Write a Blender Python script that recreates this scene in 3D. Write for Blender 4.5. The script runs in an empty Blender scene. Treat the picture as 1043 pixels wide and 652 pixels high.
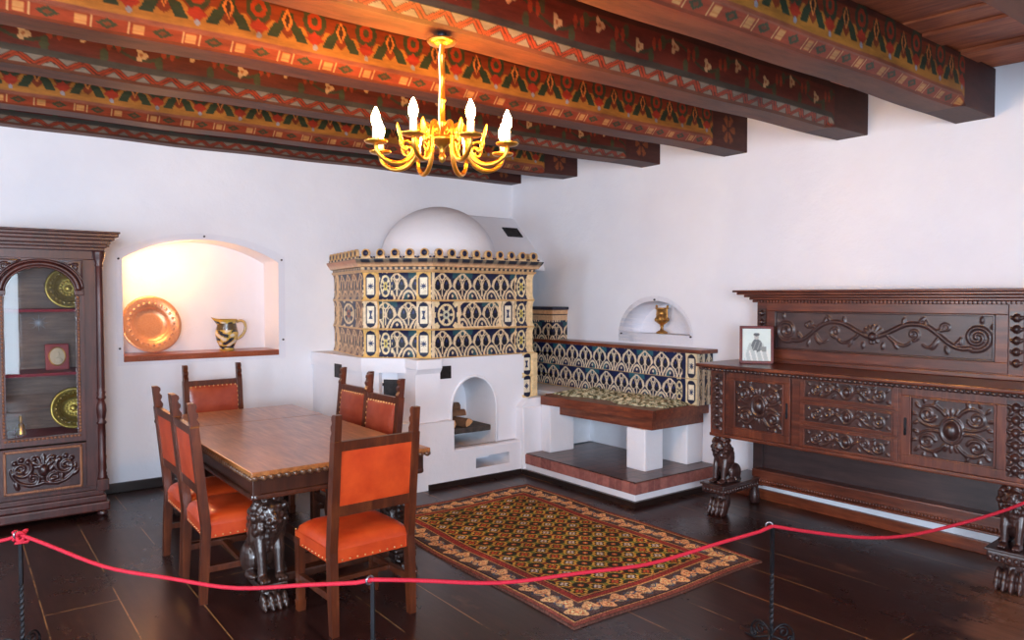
import bpy, bmesh, math, random
import numpy as np
from mathutils import Vector, Matrix, Euler
random.seed(7); RNG = np.random.RandomState(7)
PI = math.pi
scene = bpy.context.scene
COL = scene.collection

# ------------------------------------------------------------------ colour / material helpers
def lin(c):
    c = np.asarray(c, float) / 255.0
    return np.where(c <= 0.04045, c / 12.92, ((c + 0.055) / 1.055) ** 2.4)
def rgba(c):
    l = lin(c); return (float(l[0]), float(l[1]), float(l[2]), 1.0)
def nodemat(name):
    m = bpy.data.materials.new(name); m.use_nodes = True
    nt = m.node_tree; b = nt.nodes['Principled BSDF']
    return m, nt, b
def link(nt, a, b): nt.links.new(a, b)
def mapped(nt, scale=(1, 1, 1), coord='Object'):
    tc = nt.nodes.new('ShaderNodeTexCoord'); mp = nt.nodes.new('ShaderNodeMapping')
    mp.inputs['Scale'].default_value = scale
    link(nt, tc.outputs[coord], mp.inputs['Vector']); return mp.outputs['Vector']
def noise(nt, vec, scale, detail=5, rough=.6):
    n = nt.nodes.new('ShaderNodeTexNoise'); n.inputs['Scale'].default_value = scale
    n.inputs['Detail'].default_value = detail; n.inputs['Roughness'].default_value = rough
    link(nt, vec, n.inputs['Vector']); return n.outputs['Fac']
def ramp(nt, fac, stops):
    r = nt.nodes.new('ShaderNodeValToRGB'); e = r.color_ramp.elements
    while len(e) < len(stops): e.new(.5)
    for i, (p, c) in enumerate(stops): e[i].position = p; e[i].color = c
    link(nt, fac, r.inputs['Fac']); return r.outputs['Color']
def bump(nt, b, h, strength=.2, dist=.01):
    n = nt.nodes.new('ShaderNodeBump'); n.inputs['Strength'].default_value = strength
    n.inputs['Distance'].default_value = dist
    link(nt, h, n.inputs['Height']); link(nt, n.outputs['Normal'], b.inputs['Normal'])
def simple(name, c, c2=None, rough=.5, metal=0, scale=8, stretch=(1, 1, 1), bmp=.1, spec=.5, coat=0):
    m, nt, b = nodemat(name)
    v = mapped(nt, stretch); f = noise(nt, v, scale)
    c2 = c2 or c
    link(nt, ramp(nt, f, [(.32, rgba(c)), (.68, rgba(c2))]), b.inputs['Base Color'])
    b.inputs['Roughness'].default_value = rough; b.inputs['Metallic'].default_value = metal
    b.inputs['Specular IOR Level'].default_value = spec
    b.inputs['Coat Weight'].default_value = coat; b.inputs['Coat Roughness'].default_value = .15
    if bmp: bump(nt, b, f, bmp, .01)
    return m
def painted(name, rough=.5, vary=.25, scale=30, bmp=.1, spec=.5, coat=0, stretch=(1, 1, 1)):
    """base colour is the pattern colour the mesh carries, with some wear over it"""
    m, nt, b = nodemat(name)
    a = nt.nodes.new('ShaderNodeVertexColor'); a.layer_name = 'Col'
    f = noise(nt, mapped(nt, stretch), scale, 7, .7)
    r = ramp(nt, f, [(.3, (1 - vary,) * 3 + (1,)), (.62, (1 + vary * .3,) * 3 + (1,))])
    mx = nt.nodes.new('ShaderNodeMix'); mx.data_type = 'RGBA'; mx.blend_type = 'MULTIPLY'
    mx.inputs[0].default_value = 1
    link(nt, a.outputs['Color'], mx.inputs[6]); link(nt, r, mx.inputs[7])
    link(nt, mx.outputs[2], b.inputs['Base Color'])
    b.inputs['Roughness'].default_value = rough; b.inputs['Specular IOR Level'].default_value = spec
    b.inputs['Coat Weight'].default_value = coat; b.inputs['Coat Roughness'].default_value = .1
    if bmp: bump(nt, b, f, bmp, .01)
    return m
def emit(name, c, s):
    m, nt, b = nodemat(name)
    b.inputs['Base Color'].default_value = rgba(c)
    b.inputs['Emission Color'].default_value = rgba(c); b.inputs['Emission Strength'].default_value = s
    return m
def glass(name, tint=(250, 252, 252), refl=1.0):
    m, nt, b = nodemat(name); nt.nodes.remove(b)
    out = nt.nodes['Material Output']; t = nt.nodes.new('ShaderNodeBsdfTransparent')
    t.inputs['Color'].default_value = rgba(tint)
    g = nt.nodes.new('ShaderNodeBsdfGlossy'); g.inputs['Roughness'].default_value = .02
    fr = nt.nodes.new('ShaderNodeFresnel'); fr.inputs['IOR'].default_value = 1.45
    mu = nt.nodes.new('ShaderNodeMath'); mu.operation = 'MULTIPLY'; mu.inputs[1].default_value = refl
    mx = nt.nodes.new('ShaderNodeMixShader'); link(nt, fr.outputs[0], mu.inputs[0]); link(nt, mu.outputs[0], mx.inputs[0])
    link(nt, t.outputs[0], mx.inputs[1]); link(nt, g.outputs[0], mx.inputs[2]); link(nt, mx.outputs[0], out.inputs[0])
    return m

# ------------------------------------------------------------------ mesh builder
class MB:
    def __init__(self, off=(0, 0, 0)):
        self.v = []; self.f = []; self.s = []; self.c = []; self.mi = []; self.n = 0
        self.off = np.array(off, float); self.M = None; self.col = (1, 1, 1); self.mat = 0
    def raw(self, verts, faces, smooth=False, cols=None):
        verts = np.asarray(verts, float).reshape(-1, 3)
        if self.M is not None:
            A = np.array(self.M); verts = verts @ A[:3, :3].T + A[:3, 3]
        self.v.append(verts + self.off)
        k = self.n
        self.f.extend([tuple(i + k for i in q) for q in faces]); self.s.extend([smooth] * len(faces))
        self.mi.extend([self.mat] * len(faces))
        self.c.append(np.tile(self.col, (len(verts), 1)) if cols is None else np.asarray(cols).reshape(-1, 3))
        self.n += len(verts); return self
    def box(self, x0, x1, y0, y1, z0, z1, b=0.0, M=None):
        x0, x1 = sorted((x0, x1)); y0, y1 = sorted((y0, y1)); z0, z1 = sorted((z0, z1))
        bm = bmesh.new(); bmesh.ops.create_cube(bm, size=1)
        for v in bm.verts:
            v.co = Vector(((x0 + x1) / 2 + v.co.x * (x1 - x0), (y0 + y1) / 2 + v.co.y * (y1 - y0), (z0 + z1) / 2 + v.co.z * (z1 - z0)))
        if b > 0:
            b = min(b, .45 * min(x1 - x0, y1 - y0, z1 - z0))
            bmesh.ops.bevel(bm, geom=bm.edges[:], offset=b, segments=2, profile=.6, affect='EDGES')
        return self.bm(bm, M)
    def bm(self, bm, M=None, smooth=False):
        bm.verts.index_update()
        vs = np.array([v.co[:] for v in bm.verts])
        if M is not None:
            A = np.array(M); vs = vs @ A[:3, :3].T + A[:3, 3]
        fs = [[v.index for v in f.verts] for f in bm.faces]; bm.free()
        return self.raw(vs, fs, smooth)
    def lathe(self, prof, c=(0, 0, 0), seg=20, M=None, smooth=True, cap=True, arc=None):
        pr = np.array(prof, float); n = len(pr)
        a = np.linspace(0, 2 * PI, seg, endpoint=False)
        vs = np.array([[r * math.cos(t), r * math.sin(t), z] for r, z in pr for t in a])
        if M is not None:
            A = np.array(M); vs = vs @ A[:3, :3].T + A[:3, 3]
        vs = vs + np.array(c)
        fs = [(i * seg + j, i * seg + (j + 1) % seg, (i + 1) * seg + (j + 1) % seg, (i + 1) * seg + j) for i in range(n - 1) for j in range(seg)]
        if cap:
            if pr[0, 0] > 1e-6: fs.append(tuple(range(seg))[::-1])
            if pr[-1, 0] > 1e-6: fs.append(tuple((n - 1) * seg + j for j in range(seg)))
        return self.raw(vs, fs, smooth)
    def cyl(self, p0, p1, r0, r1=None, seg=12, smooth=True):
        return self.tube([p0, p1], [r0, r0 if r1 is None else r1], seg, smooth=smooth)
    def tube(self, pts, rad, seg=8, smooth=True, flat=1.0, closed=False):
        pts = np.array(pts, float); n = len(pts)
        rad = np.full(n, rad) if np.isscalar(rad) else np.array(rad, float)
        T = np.gradient(pts, axis=0) if n > 2 else np.tile(pts[-1] - pts[0], (n, 1))
        if closed:
            T = np.roll(pts, -1, 0) - np.roll(pts, 1, 0)
        T /= np.linalg.norm(T, axis=1, keepdims=True) + 1e-12
        up = np.array([0, 0, 1.]) if abs(T[0, 2]) < .9 else np.array([1., 0, 0])
        N = np.cross(T[0], up); N /= np.linalg.norm(N)
        vs = []
        for i in range(n):
            N = N - T[i] * N.dot(T[i]); N /= np.linalg.norm(N) + 1e-12
            B = np.cross(T[i], N)
            for k in range(seg):
                a = 2 * PI * k / seg
                vs.append(pts[i] + rad[i] * (math.cos(a) * N + flat * math.sin(a) * B))
        m = n if closed else n - 1
        fs = [(i * seg + k, i * seg + (k + 1) % seg, ((i + 1) % n) * seg + (k + 1) % seg, ((i + 1) % n) * seg + k) for i in range(m) for k in range(seg)]
        if not closed:
            fs += [tuple(range(seg))[::-1], tuple((n - 1) * seg + k for k in range(seg))]
        return self.raw(vs, fs, smooth)
    def ball(self, c, r, seg=12, rings=8, M=None):
        r = (r, r, r) if np.isscalar(r) else r
        vs = [(0, 0, -1)]
        for i in range(1, rings):
            p = -PI / 2 + PI * i / rings
            vs += [(math.cos(p) * math.cos(2 * PI * j / seg), math.cos(p) * math.sin(2 * PI * j / seg), math.sin(p)) for j in range(seg)]
        vs.append((0, 0, 1)); vs = np.array(vs) * np.array(r)
        if M is not None: vs = vs @ np.array(M)[:3, :3].T
        fs = [(0, 1 + (j + 1) % seg, 1 + j) for j in range(seg)]
        for i in range(rings - 2):
            a = 1 + i * seg
            fs += [(a + j, a + (j + 1) % seg, a + seg + (j + 1) % seg, a + seg + j) for j in range(seg)]
        L = len(vs) - 1; a = 1 + (rings - 2) * seg
        fs += [(a + j, a + (j + 1) % seg, L) for j in range(seg)]
        return self.raw(vs + np.array(c), fs, True)
    def prism(self, poly, z0, z1, axis='z', smooth=False):
        """poly: list of 2-D points; axis z:(x,y) x:(y,z) y:(x,z)"""
        n = len(poly)
        def P(a, b, h): return (a, b, h) if axis == 'z' else ((h, a, b) if axis == 'x' else (a, h, b))
        vs = [P(a, b, z0) for a, b in poly] + [P(a, b, z1) for a, b in poly]
        fs = [tuple(range(n))[::-1], tuple(range(n, 2 * n))]
        self.raw(vs, fs, False); k = self.n - 2 * n
        q = [(k + i, k + (i + 1) % n, k + n + (i + 1) % n, k + n + i) for i in range(n)]
        self.f.extend(q); self.s.extend([smooth] * n); self.mi.extend([self.mat] * n); return self
    def loft(self, rings, smooth=False, caps=True, cols=None):
        n = len(rings); m = len(rings[0]); vs = np.array(rings).reshape(-1, 3)
        fs = [(i * m + k, i * m + (k + 1) % m, (i + 1) * m + (k + 1) % m, (i + 1) * m + k) for i in range(n - 1) for k in range(m)]
        if caps: fs += [tuple(range(m))[::-1], tuple((n - 1) * m + k for k in range(m))]
        return self.raw(vs, fs, smooth, cols)
    def grid(self, fn, nu, nv, cfn=None, smooth=True, u=(0, 1), v=(0, 1)):
        U, V = np.meshgrid(np.linspace(*u, nu), np.linspace(*v, nv))
        x, y, z = fn(U, V); vs = np.stack([x + 0 * U, y + 0 * U, z + 0 * U], -1).reshape(-1, 3)
        fs = [(j * nu + i, j * nu + i + 1, (j + 1) * nu + i + 1, (j + 1) * nu + i) for j in range(nv - 1) for i in range(nu - 1)]
        cols = None if cfn is None else lin(cfn(U, V).reshape(-1, 3))
        return self.raw(vs, fs, smooth, cols)
    def mesh(self, name, mats):
        me = bpy.data.meshes.new(name)
        vs = np.concatenate(self.v) if self.v else np.zeros((0, 3))
        me.from_pydata(vs.tolist(), [], self.f)
        me.polygons.foreach_set('use_smooth', self.s)
        me.polygons.foreach_set('material_index', self.mi)
        ca = me.color_attributes.new('Col', 'FLOAT_COLOR', 'POINT')
        cc = np.concatenate(self.c); cc = np.concatenate([cc, np.ones((len(cc), 1))], 1)
        ca.data.foreach_set('color', cc.ravel().astype(np.float32))
        for m in (mats if isinstance(mats, (list, tuple)) else [mats]): me.materials.append(m)
        me.update(); return me
    def build(self, name, mats, parent=None):
        o = bpy.data.objects.new(name, self.mesh(name, mats)); COL.objects.link(o)
        if parent is not None: o.parent = parent
        return o

def fixn(o):
    bm = bmesh.new(); bm.from_mesh(o.data); bmesh.ops.recalc_face_normals(bm, faces=bm.faces[:]); bm.to_mesh(o.data); bm.free(); return o
def tag(o, label, cat, group=None, kind=None):
    o['label'] = label; o['category'] = cat
    if group: o['group'] = group
    if kind: o['kind'] = kind
    return o
def struct(o): o['kind'] = 'structure'; return o
def thing(name, label, cat, loc=(0, 0, 0), rz=0, group=None):
    o = bpy.data.objects.new(name, None); COL.objects.link(o); o.empty_display_size = .1
    o.location = loc; o.rotation_euler = (0, 0, rz); return tag(o, label, cat, group)
def copy_tree(o, parent=None):
    c = o.copy(); COL.objects.link(c)
    if parent is not None: c.parent = parent
    for ch in list(o.children):
        copy_tree(ch, c)
    return c
def remesh(mb, voxel, name, mats, smooth=2):
    o = mb.build('tmp', mats)
    m = o.modifiers.new('r', 'REMESH'); m.mode = 'VOXEL'; m.voxel_size = voxel; m.use_smooth_shade = True
    if smooth:
        s = o.modifiers.new('s', 'SMOOTH'); s.iterations = smooth; s.factor = .4
    dg = bpy.context.evaluated_depsgraph_get(); dg.update()
    me = bpy.data.meshes.new_from_object(o.evaluated_get(dg)); me.name = name
    old = o.data; bpy.data.objects.remove(o); bpy.data.meshes.remove(old)
    me.materials.clear()
    for q in (mats if isinstance(mats, (list, tuple)) else [mats]): me.materials.append(q)
    for p in me.polygons: p.use_smooth = True
    return me
def obj(name, me, parent=None):
    o = bpy.data.objects.new(name, me); COL.objects.link(o)
    if parent is not None: o.parent = parent
    return o
def Rz(a): return Matrix.Rotation(a, 4, 'Z')
def frame2(o, ex, ey):
    """matrix that sends local x,y,z to ex, ey, ex×ey at o"""
    ex = Vector(ex); ey = Vector(ey); ez = ex.cross(ey)
    return Matrix(((ex.x, ey.x, ez.x, o[0]), (ex.y, ey.y, ez.y, o[1]), (ex.z, ey.z, ez.z, o[2]), (0, 0, 0, 1)))

# ------------------------------------------------------------------ relief carving
def spiral(cx, cy, r0, r1, a0, turns, n=40):
    t = np.linspace(0, 1, n); r = r0 + (r1 - r0) * t; a = a0 + 2 * PI * turns * t
    return np.stack([cx + r * np.cos(a), cy + r * np.sin(a)], 1)
def bez(p0, p1, p2, p3, n=24):
    t = np.linspace(0, 1, n)[:, None]; p0, p1, p2, p3 = map(np.array, (p0, p1, p2, p3))
    return (1 - t) ** 3 * p0 + 3 * (1 - t) ** 2 * t * p1 + 3 * (1 - t) * t * t * p2 + t ** 3 * p3
class Relief:
    """height field made of rounded strokes and bosses on a w × h panel, origin at its centre"""
    def __init__(self, w, h): self.w = w; self.h = h; self.st = []
    def stroke(self, pts, r0, r1=None, ht=1.0):
        self.st.append((np.array(pts, float), r0, r0 if r1 is None else r1, ht)); return self
    def blob(self, x, y, rx, ry=None, a=0, ht=1.0): self.st.append((np.array([x, y, rx, ry or rx, a]), None, None, ht)); return self
    def leaf(self, x, y, a, l, w, ht=.8): return self.blob(x + l / 2 * math.cos(a), y + l / 2 * math.sin(a), l / 2, w / 2, a, ht)
    def height(self, X, Y):
        H = np.zeros(X.shape)
        for p, r0, r1, ht in self.st:
            if r0 is None:
                x, y, rx, ry, a = p; dx = X - x; dy = Y - y
                u = (dx * math.cos(a) + dy * math.sin(a)) / rx; v = (-dx * math.sin(a) + dy * math.cos(a)) / ry
                H = np.maximum(H, np.sqrt(np.clip(1 - u * u - v * v, 0, None)) * min(rx, ry) * ht)
            else:
                n = len(p)
                for i in range(n - 1):
                    a, b = p[i], p[i + 1]; d = b - a; L = d.dot(d) + 1e-12
                    t = np.clip(((X - a[0]) * d[0] + (Y - a[1]) * d[1]) / L, 0, 1)
                    D2 = (X - a[0] - t * d[0]) ** 2 + (Y - a[1] - t * d[1]) ** 2
                    r = r0 + (r1 - r0) * (i + t) / (n - 1)
                    H = np.maximum(H, np.sqrt(np.clip(r * r - D2, 0, None)) * ht)
        return H
    def add(self, mb, M, res=.005, back=.01):
        nu = max(8, int(self.w / res)); nv = max(8, int(self.h / res)); w, h = self.w, self.h
        old = mb.M; mb.M = M if old is None else old @ M
        def fn(U, V):
            X = (U - .5) * w; Y = (V - .5) * h; return X, Y, self.height(X, Y)
        mb.grid(fn, nu, nv); mb.box(-w / 2, w / 2, -h / 2, h / 2, -back, -.0005); mb.M = old; return mb
# ------------------------------------------------------------------ materials
def plaster_mat(name, c, c2):
    m, nt, b = nodemat(name); v = mapped(nt)
    f = noise(nt, v, 1.3, 4); g = noise(nt, v, 9, 6, .65)
    link(nt, ramp(nt, f, [(.3, rgba(c2)), (.7, rgba(c))]), b.inputs['Base Color'])
    b.inputs['Roughness'].default_value = .85; b.inputs['Specular IOR Level'].default_value = .25
    bump(nt, b, g, .22, .03); return m
PLASTER = plaster_mat('white_plaster', (233, 235, 241), (225, 227, 235))
def wood(name, c1, c2, c3, rough=.35, coat=.2, ax=2, sc=5, bmp=.12):
    m, nt, b = nodemat(name)
    st = [7, 7, 7]; st[ax] = .7
    v = mapped(nt, tuple(st)); f = noise(nt, v, sc, 6, .65)
    g = noise(nt, mapped(nt), 3, 3)
    mxv = nt.nodes.new('ShaderNodeMath'); mxv.operation = 'MULTIPLY_ADD'; mxv.inputs[1].default_value = .35
    link(nt, g, mxv.inputs[0]); ml = nt.nodes.new('ShaderNodeMath'); ml.operation = 'MULTIPLY'; ml.inputs[1].default_value = .65
    link(nt, f, ml.inputs[0]); link(nt, ml.outputs[0], mxv.inputs[2])
    link(nt, ramp(nt, mxv.outputs[0], [(.3, rgba(c1)), (.5, rgba(c2)), (.72, rgba(c3))]), b.inputs['Base Color'])
    b.inputs['Roughness'].default_value = rough; b.inputs['Coat Weight'].default_value = coat; b.inputs['Coat Roughness'].default_value = .2
    bump(nt, b, f, bmp, .005); return m
W_SIDE = wood('sideboard_walnut', (44, 19, 13), (88, 41, 26), (128, 70, 44), ax=1)
W_SIDEV = wood('sideboard_walnut_upright', (44, 19, 13), (88, 41, 26), (128, 70, 44), ax=2)
W_CARVE = wood('carved_dark_walnut', (34, 19, 18), (56, 34, 31), (82, 52, 45), rough=.32, coat=.3, sc=3)
W_PANEL = wood('panel_dark_walnut', (40, 27, 28), (60, 42, 41), (80, 57, 54), rough=.4, ax=1)
W_CAB = wood('cabinet_walnut', (32, 11, 11), (62, 25, 21), (96, 44, 34), rough=.42, coat=.08, ax=2)
W_CABC = wood('cabinet_carved_walnut', (34, 17, 18), (52, 28, 28), (74, 43, 40), rough=.3, coat=.35, sc=3)
W_GILT = wood('cabinet_bead_moulding', (74, 36, 20), (128, 76, 44), (170, 115, 70), rough=.35, sc=14)
W_TABLE = wood('table_walnut', (98, 54, 26), (150, 94, 50), (192, 132, 76), rough=.3, coat=.25, ax=1)
W_TABLED = wood('table_dark_walnut', (40, 20, 14), (62, 31, 20), (86, 46, 28), rough=.3)
W_EGG = wood('carved_table_edge', (52, 32, 22), (92, 62, 42), (138, 104, 76), rough=.3, sc=9)
W_LION = wood('lion_dark_walnut', (28, 18, 16), (48, 31, 26), (72, 50, 40), rough=.28, coat=.4, sc=3)
W_CHAIR = wood('chair_oak', (46, 19, 10), (78, 34, 16), (112, 56, 27), rough=.32, ax=2)
W_SLAB = wood('bench_slab_wood', (58, 24, 14), (108, 50, 28), (150, 80, 46), rough=.35, ax=1)
W_NICHE = wood('niche_board_wood', (110, 48, 22), (150, 72, 36), (178, 94, 52), rough=.3, ax=0)
W_CEIL = wood('ceiling_board_wood', (92, 40, 20), (156, 80, 44), (200, 118, 70), rough=.6, coat=0, ax=1, sc=4)
LEATHER = simple('orange_leather', (178, 54, 18), (202, 74, 28), rough=.36, scale=9, bmp=.08, coat=.25)
LEATHER_B = simple('brown_red_leather', (140, 52, 32), (166, 72, 46), rough=.33, scale=9, bmp=.08, coat=.3)
NAIL = simple('nail_brass', (214, 176, 120), rough=.35, metal=.8, bmp=0)
BRASS = simple('chandelier_brass', (206, 146, 54), (226, 172, 78), rough=.28, metal=.9, bmp=.03)
BRASS_D = simple('old_brass', (176, 146, 60), (206, 178, 92), rough=.35, metal=.75, scale=40, bmp=.3)
GOLD = simple('gilt_bronze', (158, 104, 40), (206, 150, 72), rough=.3, metal=.85, scale=25, bmp=.1)
COPPER = simple('hammered_copper', (224, 158, 118), (236, 182, 142), rough=.32, metal=.65, scale=60, bmp=.25)
IRON = simple('wrought_iron', (26, 26, 30), (44, 44, 48), rough=.42, metal=.6, bmp=.15)
STEEL = simple('hook_steel', (150, 152, 158), rough=.3, metal=.9, bmp=0)
IRONDOOR = simple('cast_iron', (28, 26, 28), (50, 46, 46), rough=.5, metal=.4, scale=20, bmp=.2)
SHELFCLOTH = simple('red_velvet', (128, 22, 42), (150, 34, 54), rough=.9, scale=40)
CABBACK = wood('cabinet_back_boards', (70, 50, 40), (116, 88, 70), (158, 124, 100), rough=.5, coat=0, ax=0, sc=6)
CANDLE = simple('candle_sleeve_white', (244, 240, 230), rough=.5, bmp=0)
ROPE = simple('red_rope', (176, 14, 40), (200, 26, 54), rough=.7, scale=120, bmp=.4)
BULB = emit('candle_bulb_glow', (255, 178, 70), 640)
GLASS = glass('cabinet_glass', (244, 246, 248), 1.0)
ACRYL = glass('acrylic_sheet', (253, 253, 254), .22)
SCREW = simple('screw_steel', (70, 70, 76), rough=.4, metal=.8, bmp=0)
BRICK = None
TILE = painted('painted_majolica', rough=.38, vary=.3, scale=26, bmp=.25, spec=.35)
BEAMP = painted('painted_beam_wood', rough=.55, vary=.6, scale=9, bmp=.25, spec=.3, stretch=(.25, 1, 1))
RUGM = painted('wool_carpet', rough=.95, vary=.25, scale=60, bmp=.5, spec=.1)
PAINT = painted('painted_ceramic', rough=.2, vary=.1, coat=.5)
CREAM = simple('cream_mat_board', (232, 206, 170), rough=.8)
REDFR = simple('red_leather_frame', (150, 34, 40), (176, 62, 62), rough=.5)
SILVER = simple('silver_star', (226, 230, 234), rough=.4, metal=.15, bmp=0)
BASEB = wood('dark_baseboard', (22, 14, 12), (34, 21, 17), (48, 30, 24), rough=.4, ax=0)
BARK = simple('log_bark', (92, 62, 44), (124, 90, 66), rough=.9, scale=20, bmp=.5)
CUT = simple('split_wood', (196, 142, 92), (218, 172, 122), rough=.8, scale=12, stretch=(1, 6, 6))
SOOT = simple('sooty_stone', (52, 46, 44), (84, 74, 68), rough=.8, scale=14, bmp=.4)

def floor_mat():
    m, nt, b = nodemat('dark_floor_boards')
    tc = nt.nodes.new('ShaderNodeTexCoord'); mp = nt.nodes.new('ShaderNodeMapping')
    mp.inputs['Rotation'].default_value = (0, 0, PI / 2); link(nt, tc.outputs['Object'], mp.inputs['Vector'])
    br = nt.nodes.new('ShaderNodeTexBrick'); br.inputs['Scale'].default_value = 1
    br.inputs['Brick Width'].default_value = 4.6; br.inputs['Row Height'].default_value = .36
    br.inputs['Mortar Size'].default_value = .004; br.inputs['Mortar Smooth'].default_value = .3; br.offset = .37
    br.inputs['Color1'].default_value = (0, 0, 0, 1); br.inputs['Color2'].default_value = (1, 1, 1, 1); br.inputs['Mortar'].default_value = (.5, .5, .5, 1)
    link(nt, mp.outputs['Vector'], br.inputs['Vector'])
    gr = noise(nt, mapped(nt, (9, .8, 1)), 3, 7, .7)
    big = noise(nt, mapped(nt, (1, .6, 1)), 1.6, 6, .7)
    c1 = ramp(nt, gr, [(.25, rgba((30, 15, 14))), (.55, rgba((50, 26, 22))), (.85, rgba((78, 44, 34)))])
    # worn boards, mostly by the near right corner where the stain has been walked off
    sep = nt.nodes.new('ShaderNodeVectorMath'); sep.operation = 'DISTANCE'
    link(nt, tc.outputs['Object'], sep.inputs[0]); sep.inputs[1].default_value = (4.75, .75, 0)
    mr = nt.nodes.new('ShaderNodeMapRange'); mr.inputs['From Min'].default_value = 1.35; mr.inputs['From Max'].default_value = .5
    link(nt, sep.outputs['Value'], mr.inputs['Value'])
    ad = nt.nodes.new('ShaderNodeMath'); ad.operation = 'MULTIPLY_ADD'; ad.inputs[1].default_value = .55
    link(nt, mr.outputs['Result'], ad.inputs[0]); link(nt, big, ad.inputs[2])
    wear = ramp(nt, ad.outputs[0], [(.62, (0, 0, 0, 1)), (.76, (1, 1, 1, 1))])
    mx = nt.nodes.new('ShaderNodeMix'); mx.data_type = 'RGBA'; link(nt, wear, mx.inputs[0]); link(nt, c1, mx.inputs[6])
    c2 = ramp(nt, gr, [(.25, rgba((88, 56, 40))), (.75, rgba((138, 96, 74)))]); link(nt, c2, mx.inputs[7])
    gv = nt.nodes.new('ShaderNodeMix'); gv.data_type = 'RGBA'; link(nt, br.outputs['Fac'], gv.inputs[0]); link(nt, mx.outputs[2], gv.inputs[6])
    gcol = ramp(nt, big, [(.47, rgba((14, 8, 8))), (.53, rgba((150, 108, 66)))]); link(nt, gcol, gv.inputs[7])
    link(nt, gv.outputs[2], b.inputs['Base Color'])
    rr = nt.nodes.new('ShaderNodeMapRange'); rr.inputs['To Min'].default_value = .16; rr.inputs['To Max'].default_value = .42
    link(nt, big, rr.inputs['Value']); link(nt, rr.outputs['Result'], b.inputs['Roughness'])
    b.inputs['Specular IOR Level'].default_value = .55
    bump(nt, b, gr, .06, .01); return m
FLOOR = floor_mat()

def brick_mat():
    m, nt, b = nodemat('old_brick')
    br = nt.nodes.new('ShaderNodeTexBrick'); br.inputs['Scale'].default_value = 1
    br.inputs['Brick Width'].default_value = .075; br.inputs['Row Height'].default_value = .4; br.inputs['Mortar Size'].default_value = .004
    br.offset = 0; br.inputs['Color1'].default_value = rgba((176, 112, 102)); br.inputs['Color2'].default_value = rgba((140, 84, 78)); br.inputs['Mortar'].default_value = rgba((160, 108, 98))
    tc = nt.nodes.new('ShaderNodeTexCoord'); sp = nt.nodes.new('ShaderNodeSeparateXYZ'); link(nt, tc.outputs['Object'], sp.inputs[0])
    ad = nt.nodes.new('ShaderNodeMath'); ad.operation = 'ADD'; link(nt, sp.outputs[0], ad.inputs[0]); link(nt, sp.outputs[1], ad.inputs[1])
    cb = nt.nodes.new('ShaderNodeCombineXYZ'); link(nt, ad.outputs[0], cb.inputs[0]); link(nt, sp.outputs[2], cb.inputs[1])
    link(nt, cb.outputs[0], br.inputs['Vector'])
    n = noise(nt, mapped(nt), 26, 5); mx = nt.nodes.new('ShaderNodeMix'); mx.data_type = 'RGBA'; mx.blend_type = 'MULTIPLY'; mx.inputs[0].default_value = .7
    link(nt, br.outputs['Color'], mx.inputs[6]); link(nt, ramp(nt, n, [(.3, (.55, .5, .5, 1)), (.7, (1.1, 1.1, 1.1, 1))]), mx.inputs[7])
    link(nt, mx.outputs[2], b.inputs['Base Color']); b.inputs['Roughness'].default_value = .8; bump(nt, b, n, .4, .01); return m
BRICK = brick_mat()
def paving_mat():
    m, nt, b = nodemat('dark_glazed_paving')
    br = nt.nodes.new('ShaderNodeTexBrick'); br.inputs['Scale'].default_value = 1
    br.inputs['Brick Width'].default_value = .27; br.inputs['Row Height'].default_value = .13; br.inputs['Mortar Size'].default_value = .006
    br.inputs['Color1'].default_value = rgba((70, 42, 36)); br.inputs['Color2'].default_value = rgba((104, 68, 58)); br.inputs['Mortar'].default_value = rgba((30, 19, 17))
    link(nt, mapped(nt), br.inputs['Vector']); n = noise(nt, mapped(nt), 14, 5)
    link(nt, br.outputs['Color'], b.inputs['Base Color']); b.inputs['Roughness'].default_value = .28; bump(nt, b, n, .25, .01); return m
PAVING = paving_mat()

# ------------------------------------------------------------------ painted patterns (0..255 sRGB arrays)
def C3(c, like): return np.broadcast_to(np.array(c, float), like.shape + (3,)).copy()
def put(img, mask, c): img[mask] = c
def hearts(U, V, cream=(216, 194, 156), blue=(22, 28, 60), alt=(40, 78, 88), seed=0):
    cell = np.floor(U).astype(int); u = np.abs(U - np.floor(U) - .5); v = V - np.floor(V)
    img = C3(blue, U)
    put(img, (v > .78) & (((cell * 7 + seed) % 3) == 0), alt)
    put(img, (v < .3) & (u > .3) & (((cell * 5 + seed) % 4) == 1), alt)
    c = np.interp(v, [0, .12, .3, .5, .72, .9, .97], [.07, .1, .22, .44, .36, .10, .0])
    put(img, (np.abs(u - c) < .05) & (v < .95), cream)
    e = ((u - .5) / .27) ** 2 + (v / .36) ** 2
    put(img, (e > .62) & (e < 1.1) & (v < .4), cream)
    k = np.abs(u - .5) / .12 + np.abs(v - .16) / .13; put(img, k < .5, cream)
    put(img, (u < .03) & (v > .14) & (v < .74), cream)
    put(img, (np.abs(u) / .16 + np.abs(v - .3) / .12 < 1) & (u > .035), tuple(np.array(blue) * .7))
    vv_ = (v - .55) / .2; hw_ = .135 * np.sqrt(np.clip(1 - vv_ ** 2, 0, None)) * np.clip(1 - .35 * vv_, .5, 1.3)
    du = np.abs(u - .205)
    put(img, (du < hw_ + .045) & (np.abs(vv_) < 1.15), cream); put(img, du < hw_, tuple(np.array(blue) * .5))
    put(img, (du < hw_ * .35) & (np.abs(vv_ - .2) < .25), tuple(np.array(blue) * 1.5))
    r = np.hypot(u / 1.0, (v - .82) * 1.1)
    put(img, (r < .14) & (r > .085), cream)
    return img
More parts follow.
